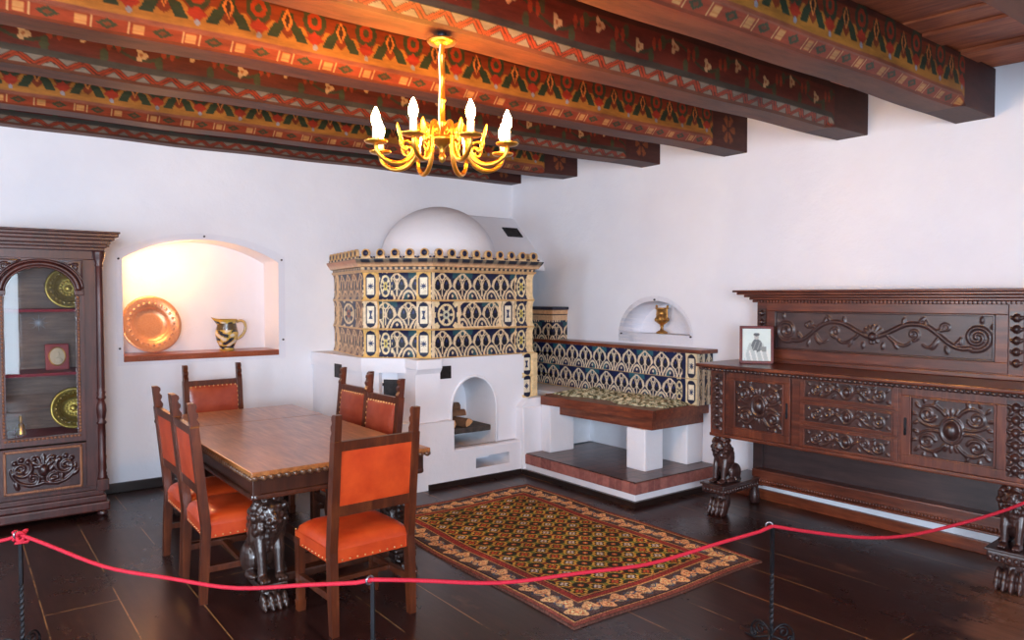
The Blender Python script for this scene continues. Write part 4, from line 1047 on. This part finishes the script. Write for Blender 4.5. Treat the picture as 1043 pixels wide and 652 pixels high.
# ------------------------------------------------------------------ chairs
mb = MB(); mb.ball((0, 0, 0), .0052, 6, 4); nail_me = mb.mesh('nail', NAIL)
mb = MB(); mb.ball((0, 0, 0), (.007, .007, .009), 6, 4); stud_me = mb.mesh('nail', NAIL)
def make_chair():
    """local: front +y, seat centre at origin"""
    t = thing('leather_chair', 'x', 'chair')
    w, d = .225, .21
    def rearx(z): return -d - .0 if z < .42 else -d - (z - .42) * .10
    for s in (-1, 1):
        zs = [0, .2, .42, .6, .8, .985]
        rings = []
        for z in zs:
            y = rearx(z) - (.02 * (1 - z / .42) if z < .42 else 0); a, b = .021, .024
            if z == 0: a, b = .018, .02
            rings.append([(s * w + p * a, y + q * b, z) for p, q in ((-1, -1), (1, -1), (1, 1), (-1, 1))])
        # carved scrolled finial, stepped on its front edge
        for z, q in ((.99, .028), (1.005, .030), (1.02, .022), (1.03, .018), (1.045, .028), (1.06, .029), (1.07, .019), (1.08, .017), (1.095, .026), (1.11, .024), (1.12, .012)):
            y = rearx(z); rings.append([(s * w + p * .018, y + (-.02 if k < 0 else q), z) for p, k in ((-1, -1), (1, -1), (1, 1), (-1, 1))])
        mb = MB(); mb.loft(rings); fixn(mb.build('rear_post', W_CHAIR, t))
        mb = MB(); mb.loft([[(s * (w - .003) + p * a, d - .03 + q * a, z) for p, q in ((-1, -1), (1, -1), (1, 1), (-1, 1))] for z, a in ((.0, .02), (.055, .023), (.06, .019), (.3, .021), (.4, .024))])
        fixn(mb.build('front_leg', W_CHAIR, t))
        mb = MB(); mb.box(s * w - .014, s * w + .014, -d - .02, d - .04, .17, .205, .003); mb.build('side_stretcher', W_CHAIR, t)
    mb = MB(); mb.box(-w, w, -.02, .012, .176, .2, .003); mb.build('cross_stretcher', W_CHAIR, t)
    mb = MB(); mb.box(-w, w, d - .045, d - .02, .25, .31, .004); mb.build('front_rail', W_CHAIR, t)
    mb = MB(); mb.box(-w + .01, w - .01, -d + .02, d - .02, .35, .41, .004); mb.build('seat_frame', W_CHAIR, t)
    # upholstered seat
    mb = MB(); sw, sd = w + .012, d + .012
    def sf(U, V):
        a = (U - .5) * 2; b = (V - .5) * 2
        e = (1 - np.abs(a) ** 5) * (1 - np.abs(b) ** 5)
        return a * sw * (.965 + .035 * np.sqrt(np.clip(e, 0, 1))), b * sd - .0 * b, .425 + .062 * np.clip(e, 0, 1) ** .35 + .012 * e
    mb.grid(sf, 29, 29); n = 24
    bd = [(-sw, -sd), (sw, -sd), (sw, sd), (-sw, sd)]
    mb.loft([[(a * .985, b * .985, z) for a, b in bd] for z in (.36, .43)], caps=False); mb.raw([(a * .98, b * .98, .361) for a, b in bd], [(0, 1, 2, 3)])
    seat = mb.build('seat', LEATHER, t)
    spots = []
    for k in range(11):
        p = -1 + 2 * (k + .5) / 11
        for q in (-1, 1): spots += [(p * sw, q * sd * .985, .372), (q * sw * .985, p * sd, .372)]
    for q in (-1, 1):
        for k in range(1, 5): spots += [(q * sw * .97, -sd * .975, .372 + k * .016), (q * sw * .97, sd * .975, .372 + k * .016)]
    for p in spots: nl = obj('nail', nail_me, seat); nl.location = p
    # back panel: orange rear face, browner padded front
    z0, z1 = .655, .935
    def yb(z): return -d - (z - .42) * .10
    mb = MB(); bw = w - .02
    mb.grid(lambda U, V: ((U - .5) * 2 * bw, yb(z0 + V * (z1 - z0)) - .012 - .006 * np.sin(PI * U) * np.sin(PI * V), z0 + V * (z1 - z0)), 9, 9)
    mb.loft([[(a * bw, yb(z) + b, z) for a, b in ((-1, -.012), (1, -.012), (1, .012), (-1, .012))] for z in (z0, z1)])
    back = mb.build('backrest', LEATHER, t)
    mb = MB(); mb.grid(lambda U, V: ((U - .5) * 2 * (bw + .004), yb(z0 + V * (z1 - z0)) + .013 + .022 * (np.clip(np.sin(PI * U) * np.sin(PI * V), 0, 1)) ** .5, z0 - .005 + V * (z1 - z0 + .012)), 21, 21)
    fb = mb.build('back_pad', LEATHER_B, back); fb['label'] = 'brownish red leather pad'
    for k in range(11):
        x = -bw + 2 * bw * (k + .5) / 11
        for z in (z0, z1): nl = obj('nail', stud_me, back); nl.location = (x, yb(z) + .016, z)
    for k in range(7):
        z = z0 + (z1 - z0) * (k + .5) / 7
        for q in (-1, 1): nl = obj('nail', stud_me, back); nl.location = (q * bw, yb(z) + .016, z)
    for nm, a, b in (('top_rail', .935, .985), ('lower_rail', .60, .655)):
        mb = MB(); mb.loft([[(x, yb(z) + q, z) for x, q in ((-w, -.014), (w, -.014), (w, .014), (-w, .014))] for z in (a, b)]); mb.build(nm, W_CHAIR, t)
    return t
chairs = [
    ((1.71, 3.68), .04, 'orange leather chair nearest the viewer, its back turned to us at the table head'),
    ((1.315, 4.47), -PI / 2 - .03, 'orange leather chair on the left side of the table, the nearer of two'),
    ((1.325, 4.985), -PI / 2 + .0, 'orange leather chair on the left side of the table, the farther of two'),
    ((1.80, 6.36), PI + .06, 'red leather chair at the far table head in front of the niche'),
    ((2.235, 4.83), PI / 2 + .05, 'red-brown leather chair on the right side of the table, the nearer of two'),
    ((2.30, 5.44), PI / 2 + .05, 'red-brown leather chair on the right of the table, the farther one by the stove'),
]
ch0 = make_chair()
for i, (p, rz, lab) in enumerate(chairs):
    c = ch0 if i == 0 else copy_tree(ch0)
    c.location = (p[0], p[1], 0); c.rotation_euler = (0, 0, rz); c['label'] = lab; c['group'] = 'leather chairs around the dining table'

# ------------------------------------------------------------------ sideboard
SX, SY = 4.797, 2.60
sb = thing('sideboard', 'long carved walnut sideboard with high back on lion feet along the right wall', 'sideboard', (SX, SY, 0), math.radians(2.6))
# local frame: x = depth into the wall, y = along (left end +), seen from -x. face frame: ex=-y (to the right), ey=z
Y0, Y1 = 1.06, -1.06
def face(x, y, z): return frame2((x, y, z), (0, -1, 0), (0, 0, 1))
mb = MB(); mb.box(.012, .565, Y1, Y0, .625, 1.135, .004); mb.box(-.012, .565, Y1 - .012, Y0 + .012, .61, .637, .008)
mb.box(0, .02, .545, .63, .637, 1.135); mb.box(0, .02, -.42, -.33, .637, 1.135); mb.build('carcass', W_SIDE, sb)
mb = MB(); mb.box(-.11, .57, Y1 - .09, Y0 + .075, 1.155, 1.182, .01); ctop = mb.build('countertop', W_SIDE, sb)
mb = MB(); mb.box(-.09, .565, Y1 - .07, Y0 + .055, 1.132, 1.157, .004)
for k in range(66): mb.ball((-.09, Y0 + .03 - k * .0333, 1.143), (.012, .018, .013), 7, 5, Matrix.Rotation(.5, 4, 'X'))
for k in range(16): mb.ball((-.07 + k * .04, Y0 + .055, 1.143), (.018, .012, .013), 7, 5)
mb.build('carved_edge', W_CARVE, ctop)
def cartouche(w, h, name, par, x, y, z):
    r = Relief(w, h); q = min(w, h)
    r.blob(0, 0, q * .12, q * .16, 0, .9)
    r.stroke(np.stack([q * .175 * np.cos(np.linspace(0, 2 * PI, 30)), q * .22 * np.sin(np.linspace(0, 2 * PI, 30))], 1), q * .022)
    for sx in (-1, 1):
        for sy in (-1, 1):
            cx, cy = sx * w * .30, sy * q * .24
            r.stroke(spiral(cx, cy, q * .135, q * .02, (PI if sx > 0 else 0) + sx * sy * .3, sx * sy * 1.5, 46), q * .027, q * .018)
            r.stroke(bez((sx * q * .1, sy * q * .26), (sx * q * .22, sy * q * .42), (sx * w * .26, sy * q * .44), (sx * w * .38, sy * q * .34)), q * .026, q * .016)
            r.stroke(bez((sx * q * .2, sy * q * .04), (sx * w * .24, sy * q * .02), (sx * w * .34, sy * q * .04), (sx * w * .43, sy * q * .14)), q * .024, q * .014)
            for k, (lx, ly, la, ll) in enumerate(((.40, .34, .9, .13), (.43, .22, .2, .11), (.34, .43, 1.5, .11), (.22, .40, 2.0, .12), (.16, .33, 1.2, .10), (.24, .12, .4, .12), (.42, .1, -.5, .10))):
                a_ = la * sy; a_ = a_ if sx > 0 else PI - a_
                r.leaf(sx * w * lx, sy * q * ly, a_, q * ll, q * .05, .8)
    for k in (-1, 0, 1):
        r.leaf(k * q * .04, q * .24, PI / 2 - k * .5, q * .15, q * .05); r.leaf(k * q * .04, -q * .24, -PI / 2 + k * .5, q * .15, q * .05)
    mb = MB(); r.add(mb, face(x, y, z), .0048, .006); return mb.build(name, W_CARVE, par)
for yc, hw, hside in ((.885 - .0, .255, -1), (-.705, .29, 1)):
    yc = {.885: .645 + .0, -.705: -.66}[yc]
    mb = MB(); zc, hh = .885, .245
    mb.box(-.012, .012, yc - hw, yc + hw, zc - hh, zc - hh + .055, .004); mb.box(-.012, .012, yc - hw, yc + hw, zc + hh - .055, zc + hh, .004)
    mb.box(-.012, .012, yc - hw, yc - hw + .05, zc - hh + .055, zc + hh - .055, .003); mb.box(-.012, .012, yc + hw - .05, yc + hw, zc - hh + .055, zc + hh - .055, .003)
    mb.box(.002, .012, yc - hw, yc + hw, zc - hh, zc + hh)
    pw, ph = hw - .05, hh - .055
    for a, b, c, d in ((-pw, pw, ph - .012, ph), (-pw, pw, -ph, -ph + .012), (-pw, -pw + .012, -ph, ph), (pw - .012, pw, -ph, ph)): mb.box(-.017, .0, yc + a, yc + b, zc + c, zc + d, .004)
    dr = mb.build('door', W_SIDEV, sb)
    cartouche(2 * pw - .026, 2 * ph - .026, 'carved_panel', dr, -.001, yc, zc)
    mb = MB(); yk = yc - hw + .026 if hside < 0 else yc + hw - .026
    mb.box(-.016, -.011, yk - .008, yk + .008, zc - .06, zc + .05, .002); mb.ball((-.017, yk, zc - .035), (.006, .008, .012), 8, 6); mb.tube([(-.018, yk, zc - .02), (-.026, yk, zc - .04), (-.018, yk, zc - .06)], .004, 6); mb.build('key_plate', IRON, dr)
for i, zc in enumerate((1.055, .885, .715)):
    mb = MB(); yc = -.015 + 0.0; hw, hh = .335, .078
    yc = .045 - .06
    mb.box(-.006, .02, yc - hw, yc + hw, zc - hh, zc + hh, .004); dr = mb.build('drawer', W_SIDE, sb)
    mb = MB()
    for a, b, c, d in ((-hw + .03, hw - .03, hh - .02, hh - .01), (-hw + .03, hw - .03, -hh + .01, -hh + .02), (-hw + .03, -hw + .04, -hh + .01, hh - .01), (hw - .04, hw - .03, -hh + .01, hh - .01)): mb.box(-.014, .0, yc + a, yc + b, zc + c, zc + d, .003)
    mb.build('moulding', W_SIDE, dr)
    w, h = 2 * hw - .085, 2 * hh - .04; r = Relief(w, h)
    r.blob(0, 0, h * .2, h * .24, 0, .9); r.stroke(np.stack([h * .34 * np.cos(np.linspace(0, 2 * PI, 30)), h * .38 * np.sin(np.linspace(0, 2 * PI, 30))], 1), h * .05)
    for sx in (-1, 1):
        r.stroke(bez((sx * h * .36, -h * .1), (sx * w * .16, h * .55), (sx * w * .2, -h * .6), (sx * w * .32, -h * .3)), h * .065, h * .045)
        r.stroke(spiral(sx * w * .37, -h * .02, h * .34, h * .04, (PI if sx > 0 else 0) + .3 * sx, sx * 1.7, 50), h * .06, h * .04)
        r.stroke(spiral(sx * w * .215, h * .08, h * .27, h * .04, (PI if sx > 0 else 0), -sx * 1.5, 40), h * .058, h * .04)
        for lx, ly, la, ll in ((.1, .25, 1.0, .3), (.13, -.2, -.9, .3), (.28, .3, .5, .28), (.27, -.36, -.2, .3), (.44, .2, .8, .26), (.45, -.25, -.6, .26), (.32, .05, 1.5, .25), (.17, .36, 2.2, .22)):
            r.leaf(sx * w * lx, h * ly, la if sx > 0 else PI - la, h * ll, h * .12, .8)
    mb = MB(); r.add(mb, face(-.007, yc, zc), .0042, .003); mb.build('scroll_carving', W_CARVE, dr)
for s in (1, -1):
    yc = s * 1.0; mb = MB(); mb.box(-.01, .02, yc - .062, yc + .062, .637, 1.132, .004); pl = mb.build('pilaster', W_SIDEV, sb)
    r = Relief(.095, .44)
    for k in range(6):
        zz = .18 - k * .072; r.blob(0, zz, .022, .026, 0, 1.2)
        for sx in (-1, 1): r.leaf(sx * .012, zz - .01, PI / 2 - sx * 1.1, .05, .022); r.leaf(sx * .01, zz - .02, -PI / 2 + sx * .8, .045, .02); r.stroke(spiral(sx * .028, zz - .03, .014, .003, PI / 2, sx * 1.1, 14), .006, .004)
    mb = MB(); r.add(mb, face(-.011, yc, .885), .0038, .003); mb.build('fruit_carving', W_CARVE, pl)
# upper back with cornice
mb = MB(); ux = .375
UY0, UY1 = .90, -.93
mb.box(ux, .57, UY1, UY0, 1.182, 1.66, .004); mb.box(ux - .02, .57, UY1 - .01, UY0 + .01, 1.182, 1.215, .006)
mb.box(ux - .012, ux + .01, UY1 + .09, UY0 - .09, 1.59, 1.655, .004); mb.box(ux - .012, ux + .01, UY1 + .09, UY0 - .09, 1.22, 1.29, .004)
for a, b in ((UY0 - .16, UY0 - .09), (UY1 + .09, UY1 + .16)): mb.box(ux - .012, ux + .01, a, b, 1.29, 1.59, .003)
pa, pb, pc, pd = UY0 - .16, UY1 + .16, 1.29, 1.59
ub = mb.build('upper_back', W_SIDE, sb)
mb = MB()
for (a, b, c, d) in ((pb, pa, pd - .014, pd), (pb, pa, pc, pc + .014), (pa - .014, pa, pc, pd), (pb, pb + .014, pc, pd)): mb.box(ux - .018, ux + .005, a, b, c, d, .005)
mb.build('panel_moulding', W_CARVE, ub)
w, h = pa - pb - .03, pd - pc - .03; r = Relief(w, h)
for k in range(-3, 4): r.leaf(0, -.02, PI / 2 + k * .42, .085, .028)
r.blob(0, -.02, .03, .03, 0, 1.2); r.stroke(spiral(.0, -.055, .03, .006, 0, 1, 16), .01, .007)
for sx in (-1, 1):
    r.stroke(bez((0, -.03), (sx * .14, .0), (sx * .2, .12), (sx * .36, .06), 30), .014, .013); r.stroke(bez((sx * .36, .06), (sx * .46, .0), (sx * .5, -.1), (sx * .62, -.07), 24), .014, .012)
    r.stroke(spiral(sx * .655, .0, .085, .008, -PI / 2 - sx * .3, sx * 1.9, 60), .013, .010)
    r.stroke(bez((sx * .1, -.01), (sx * .17, -.08), (sx * .22, -.09), (sx * .25, -.05)), .010, .007); r.stroke(spiral(sx * .27, .005, .04, .005, -PI / 2, sx * 1.3), .010, .006)
    r.stroke(spiral(sx * .47, .055, .03, .004, PI, -sx * 1.3), .009, .006)
    r.stroke(bez((sx * .42, -.02), (sx * .38, -.09), (sx * .36, -.09), (sx * .33, -.06)), .010, .006)
    for x, z, a, l in ((.2, .06, 1.4, .06), (.3, .08, .8, .06), (.36, .06, 2.0, .05), (.4, .03, .2, .07), (.43, -.03, -2.2, .08), (.47, -.06, -1.3, .06), (.52, -.07, .9, .08), (.56, -.06, 1.6, .06), (.6, -.07, -.5, .05), (.74, -.02, 0, .05), (.73, .06, .8, .05), (.68, .09, 1.5, .045), (.14, -.05, -1.0, .06), (.07, -.06, -1.6, .05)):
        r.leaf(sx * x, z, a if sx > 0 else PI - a, l, .024)
mb = MB(); r.add(mb, face(ux - .004, (pa + pb) / 2, (pc + pd) / 2), .0052, .004); mb.build('scroll_frieze', W_PANEL, ub)
for s in (1, -1):
    yc = UY0 - .045 if s > 0 else UY1 + .045
    r = Relief(.07, .36)
    for k in range(5): r.blob(0, .14 - k * .07, .02, .024, 0, 1.2); r.leaf(.01, .13 - k * .07, .6, .035, .016); r.leaf(-.01, .13 - k * .07, PI - .6, .035, .016)
    mb = MB(); r.add(mb, face(ux - .006, yc, 1.43), .004, .003); mb.build('fruit_carving', W_CARVE, ub)
mb = MB()
for z0, z1, o in ((1.655, 1.675, .012), (1.675, 1.695, .03), (1.695, 1.715, .06), (1.715, 1.735, .1), (1.735, 1.752, .125)): mb.box(ux - .01 - o, .572, UY1 - .02 - o, UY0 + .02 + o, z0, z1, .006)
for k in range(70): mb.box(ux - .034, ux - .015, UY0 - k * .0264, UY0 - .014 - k * .0264, 1.655, 1.672)
mb.build('cornice', W_SIDE, ub)
# stand: back panel, lower rail, lions
mb = MB(); mb.box(.5, .53, -.98, .98, .25, .62); mb.box(.47, .55, .90, .985, .16, .62, .004); mb.box(.47, .55, -.985, -.90, .16, .62, .004); mb.box(.49, .51, -.9, .9, .56, .612); mb.build('stand_back', W_PANEL, sb)
mb = MB(); mb.box(.40, .55, -.95, .95, .20, .31, .01)
for k in range(86): mb.ball((.397, .94 - k * .0219, .222), (.012, .009, .016), 6, 5)
mb.box(.385, .5, -.96, .96, .19, .203, .004); mb.build('lower_rail', W_SIDE, sb)
ls = lion_mesh('lion_leg', .365, 1.0, W_CARVE, .0046, 1.0); ps = paw_mesh('lion_paw', .15, .17, .155, W_CARVE)
for s in (1, -1):
    g = obj('lion_leg', ls, sb); g.location = (.06, s * .985, .248); g.rotation_euler = (0, 0, -PI / 2)
    mb = MB(); mb.box(-.10, .10, -.145, .50, .175, .235, .01); mb.box(-.11, .11, -.155, .5, .235, .25, .004)
    for k in range(18): mb.ball((-.1, -.12 + k * .034, .2), (.009, .015, .018), 6, 5); mb.ball((.1, -.12 + k * .034, .2), (.009, .015, .018), 6, 5)
    for k in range(6): mb.ball((-.08 + k * .032, -.145, .2), (.015, .009, .018), 6, 5)
    b = mb.build('foot_block', W_CARVE, g); b.location = (0, 0, -.248)
    p = obj('lion_paw', ps, g); p.location = (0, -.025, -.248)
    mb = MB(); mb.lathe([(.03, .0), (.045, .02), (.04, .08), (.03, .14), (.045, .178)], (0, .44, 0), 14); f = mb.build('rear_foot', W_CARVE, g); f.location = (0, 0, -.248)
# framed photograph on the counter
pf = thing('photo_frame', 'small dark red frame with an old grey photograph on the sideboard counter', 'picture frame', (4.95, 3.395, 1.1825), -.95)
LN = Matrix.Rotation(-.2, 4, 'X')
w, h = .126, .295
W_FR = simple('dark_red_frame', (84, 22, 22), (110, 34, 30), rough=.35)
mb = MB(); mb.M = LN
for a, b, c, d in ((-w, w, 0, .022), (-w, w, h - .022, h), (-w, -w + .022, 0, h), (w - .022, w, 0, h)): mb.box(a, b, -.01, .01, c, d, .004)
mb.box(-w + .01, w - .01, .004, .01, .01, h - .01); mb.build('frame', W_FR, pf)
def ph(U, V):
    img = C3((206, 222, 218), U); x = (U - .5) * 2; y = V
    put(img, (y < .55) & (np.abs(x + .15 * (y - .3)) < .62 * (1 - y * 1.25) + .28), (176, 188, 186))
    put(img, ((x - .02) / .36) ** 2 + ((y - .48) / .2) ** 2 < 1, (96, 104, 106)); put(img, ((x) / .17) ** 2 + ((y - .74) / .085) ** 2 < 1, (170, 172, 168))
    put(img, ((x) / .2) ** 2 + ((y - .81) / .05) ** 2 < 1, (84, 90, 92)); put(img, (np.abs(x - .45) < .2) & (y < .45) & (y > .3), (128, 138, 138))
    put(img, (np.sin(x * 16 + y * 9) > .6) & (y < .33), (214, 220, 216)); put(img, (np.sin(x * 22 - y * 17) > .75) & (y < .6) & (y > .35) & (np.abs(x) < .3), (140, 148, 148)); return img
PH = painted('old_photo_print', rough=.25, vary=.05)
mb = MB(); mb.M = LN; mb.grid(lambda U, V: ((U - .5) * 2 * (w - .018), -.001 + 0 * U, .018 + V * (h - .036)), 40, 60, ph); q = mb.build('photograph', PH, pf); q['label'] = 'faded grey photograph of a seated person'
mb = MB(); mb.loft([[(-.02, .05, .21), (.02, .05, .21), (.02, .055, .21), (-.02, .055, .21)], [(-.02, .145, 0), (.02, .145, 0), (.02, .15, 0), (-.02, .15, 0)]]); mb.build('strut', W_FR, pf)

# ------------------------------------------------------------------ carpet
RX0, RX1, RY0, RY1 = 2.50, 4.11, 2.75, 5.19
rw, rl_ = RX1 - RX0, RY1 - RY0
def rugcol(U, V):
    x = U * rw; y = V * rl_; d = np.minimum(np.minimum(x, rw - x), np.minimum(y, rl_ - y))
    img = C3((52, 50, 40), U)
    # field: offset lattice of mustard rosettes, pale centres and red florets
    p = .135; gx = (x - rw / 2) / p; gy = (y - rl_ / 2) / p
    fx = gx - np.floor(gx) - .5; fy = gy - np.floor(gy) - .5
    par = (np.floor(gx) + np.floor(gy)).astype(int) % 2
    r = np.hypot(fx, fy); a = np.arctan2(fy, fx)
    ring = np.abs(r - .33 - .07 * np.cos(4 * a)) < .075
    put(img, ring, (170, 132, 50)); put(img, ring & (np.cos(8 * a) > .5), (196, 160, 84))
    put(img, (np.abs(np.abs(fx) - .5) < .09) & (np.abs(fy) < .16), (106, 112, 54)); put(img, (np.abs(np.abs(fy) - .5) < .09) & (np.abs(fx) < .16), (120, 60, 40))
    c = r < .16 * (1 + .3 * np.cos(4 * a)); put(img, c & (par == 0), (196, 190, 178)); put(img, c & (par == 1), (182, 84, 50)); put(img, r < .06, (120, 62, 46))
    k = np.hypot(np.abs(fx) - .5, np.abs(fy) - .5); put(img, k < .13, (182, 90, 56)); put(img, k < .05, (212, 180, 110))
    # border stripes
    def band(a0, a1, col): put(img, (d >= a0) & (d < a1), col)
    band(0, .012, (86, 58, 50)); band(.012, .045, (132, 74, 64)); band(.045, .055, (190, 150, 96)); band(.055, .065, (44, 36, 44))
    band(.065, .215, (84, 68, 66)); band(.215, .225, (190, 150, 96)); band(.225, .265, (138, 58, 52)); band(.265, .275, (48, 34, 40)); band(.275, .285, (176, 130, 80))
    m = (d >= .065) & (d < .215); s = np.where(np.minimum(x, rw - x) < np.minimum(y, rl_ - y), y, x); q = .1
    w_ = (d - .14) / .075; t = s / q - np.floor(s / q) - .5
    off = .28 * np.sin(2 * PI * s / (2 * q)); rr = np.hypot(t * 1.45, w_ - off); aa = np.arctan2(w_ - off, t)
    put(img, m & (np.abs(w_ + off * 1.6) < .12), (150, 140, 118)); put(img, m & (rr < .64 * (1 + .18 * np.cos(5 * aa))), (228, 172, 122)); put(img, m & (rr < .3) & (np.cos(5 * aa + 1) > 0), (176, 84, 56)); put(img, m & (rr < .14), (232, 196, 140))
    put(img, m & (np.hypot((np.abs(t) - .5) * 1.4, w_ + off) < .26), (206, 150, 104)); put(img, m & (np.hypot((np.abs(t) - .5) * 1.4, w_ + off) < .1), (120, 60, 52))
    put(img, m & (np.abs(w_ + off * 1.5 + .3 * np.sin(s * 70)) < .08), (70, 84, 104)); n = RNG.uniform(.78, 1.3, U.shape) * (1.04 + .1 * np.sin(x * 9 + np.sin(y * 5)) * np.sin(y * 7)); return np.clip(img * n[..., None], 0, 255)
mb = MB(off=(-rw / 2, -rl_ / 2, 0))
def rugz(x, y): return .010 + .0025 * np.sin(x * 5 + 1) * np.sin(y * 3.3) + .002 * np.sin(y * 7.7)
def rugxy(U, V):
    return U * rw + .010 * np.sin(V * 9) + .05 * (1 - V) ** 3 * 0, V * rl_ + .012 * np.sin(U * 8 + 1)
def rf(U, V):
    x, y = rugxy(U, V); e = np.minimum(np.minimum(U * rw, (1 - U) * rw), np.minimum(V * rl_, (1 - V) * rl_))
    return x, y, np.where(e < .002, .001, rugz(x, y))
mb.grid(rf, int(rw / .0056), int(rl_ / .0056), rugcol); rug = mb.build('patterned_rug', RUGM)
rug.location = ((RX0 + RX1) / 2, (RY0 + RY1) / 2, 0); rug.rotation_euler = (0, 0, -.004)
tag(rug, 'oriental rug with mustard flower lattice and peach border on the dark floor', 'rug')
# ------------------------------------------------------------------ rope barrier
POSTS = [(.236, 4.12, 'twisted iron rope stand at the lower left below the glass cabinet'), (1.30, 2.62, 'iron rope stand in front of the chair nearest the viewer'), (3.155, 2.065, 'twisted iron rope stand by the rug\'s right corner')]
PHT = .575
def make_post():
    t = thing('rope_stand', 'x', 'rope stand')
    mb = MB(); n = 60; rings = []
    for i in range(n):
        z = .04 + (PHT - .04) * i / (n - 1); a = (z - .12) * 55 if .1 < z < .36 else (0 if z <= .1 else .24 * 55); r = .0085
        rings.append([(r * 1.2 * math.cos(a + k * PI / 2 + PI / 4), r * 1.2 * math.sin(a + k * PI / 2 + PI / 4), z) for k in range(4)])
    mb.loft(rings); fixn(mb.build('post', IRON, t))
    mb = MB(); mb.tube([(.0, 0, PHT - .004), (.0, .0, PHT + .012)] + [(-.014 + .016 * math.cos(a), 0, PHT + .014 + .016 * math.sin(a)) for a in np.linspace(0, PI * 1.65, 16)], .0042, 8); mb.build('hook', STEEL, t)
    for k in range(3):
        a = k * 2 * PI / 3 + .35; c, s = math.cos(a), math.sin(a)
        p = np.concatenate([bez((.006, .06), (.05, .13), (.10, .10), (.115, .05), 14), spiral(.098, .03, .018, .006, .8, -1.35, 16)])
        mb = MB(); mb.tube([(c * u, s * u, max(v, .006)) for u, v in p], .006, 6, flat=.8)
        mb.tube([(c * u, s * u, v) for u, v in spiral(.062, .062, .028, .008, 2.4, -1.2, 18)], .005, 6); mb.tube([(c * .01, s * .01, .045), (c * .09, s * .09, .008), (c * .15, s * .15, .006)], .006, 6); mb.build('scroll_foot', IRON, t)
    return t
p0 = make_post()
for i, (x, y, lab) in enumerate(POSTS):
    p = p0 if i == 0 else copy_tree(p0); p.location = (x, y, 0); p['label'] = lab; p['group'] = 'rope stands across the front'; p.rotation_euler = (0, 0, [.5, .2, -.9][i])
pts = []
nodes = [(-.9, 4.6, .62)] + [(x, y, PHT + .012) for x, y, _ in POSTS] + [(5.41, 1.1, 1.05)]
sag = [.10, .115, .10, .29]
for (a, b), s in zip(zip(nodes[:-1], nodes[1:]), sag):
    for k in range(26):
        u = k / 26; pts.append((a[0] + (b[0] - a[0]) * u, a[1] + (b[1] - a[1]) * u, a[2] + (b[2] - a[2]) * u - 4 * s * u * (1 - u) + .006 * math.sin(u * 17)))
pts.append(nodes[-1])
mb = MB(); mb.tube(pts, .0088, 8)
x, y, _ = POSTS[0]
mb.tube([(x + .022 * math.cos(a) * (1 + .3 * math.sin(3 * a)), y + .018 * math.sin(a), PHT + .006 + .02 * math.sin(a * 1.5 + 1)) for a in np.linspace(0, 4 * PI, 40)], .0085, 8)
mb.tube([(x, y, PHT - .0), (x - .02, y - .02, PHT - .02), (x + .025, y - .02, PHT - .022), (x + .04, y - .02, PHT - .004)], .0085, 8)
o = mb.build('barrier_rope', ROPE); tag(o, 'long red rope strung between the iron stands across the room', 'rope')

# ------------------------------------------------------------------ light
def area(name, loc, rot, sx, sy, e, c):
    l = bpy.data.lights.new(name, 'AREA'); l.shape = 'RECTANGLE'; l.size = sx; l.size_y = sy; l.energy = e; l.color = c
    o = bpy.data.objects.new(name, l); COL.objects.link(o); o.location = loc; o.rotation_euler = rot; return o
DAY = (.72, .85, 1.0)
area('window_light', (-1.1, YF - .12, 1.85), (PI / 2, 0, 0), 1.6, 1.6, 430, DAY)
area('window_light', (.525, YF - .12, 1.4), (PI / 2, 0, 0), .8, 2.1, 70, DAY)
area('window_light', (XL - .12, 1.0, 1.8), (0, -PI / 2, 0), 1.55, 1.55, 140, DAY)
area('window_light', (XL - .12, 3.9, 1.8), (0, -PI / 2, 0), 1.35, 1.55, 120, DAY)
l = bpy.data.lights.new('niche_lamp', 'POINT'); l.energy = 15; l.color = (1, .47, .15); l.shadow_soft_size = .05
o = bpy.data.objects.new('niche_lamp', l); COL.objects.link(o); o.location = (1.5, YB + .07, 2.02)
w = bpy.data.worlds.new('world'); scene.world = w; w.use_nodes = True
w.node_tree.nodes['Background'].inputs[0].default_value = (.75, .86, 1, 1); w.node_tree.nodes['Background'].inputs[1].default_value = 1.0

# ------------------------------------------------------------------ camera
cam = bpy.data.cameras.new('camera'); cam.sensor_width = 36; cam.lens = 36 * 752 / 1043; cam.clip_start = .05
co = bpy.data.objects.new('camera', cam); COL.objects.link(co); co.location = (0, 0, 1.70)
co.rotation_euler = (PI / 2 + math.radians(-1.8), 0, math.radians(52.8 - 90)); scene.camera = co
scene.view_settings.view_transform = 'Standard'; scene.view_settings.look = 'None'; scene.view_settings.exposure = 0; scene.view_settings.gamma = 1
scene.view_settings.use_curve_mapping = False
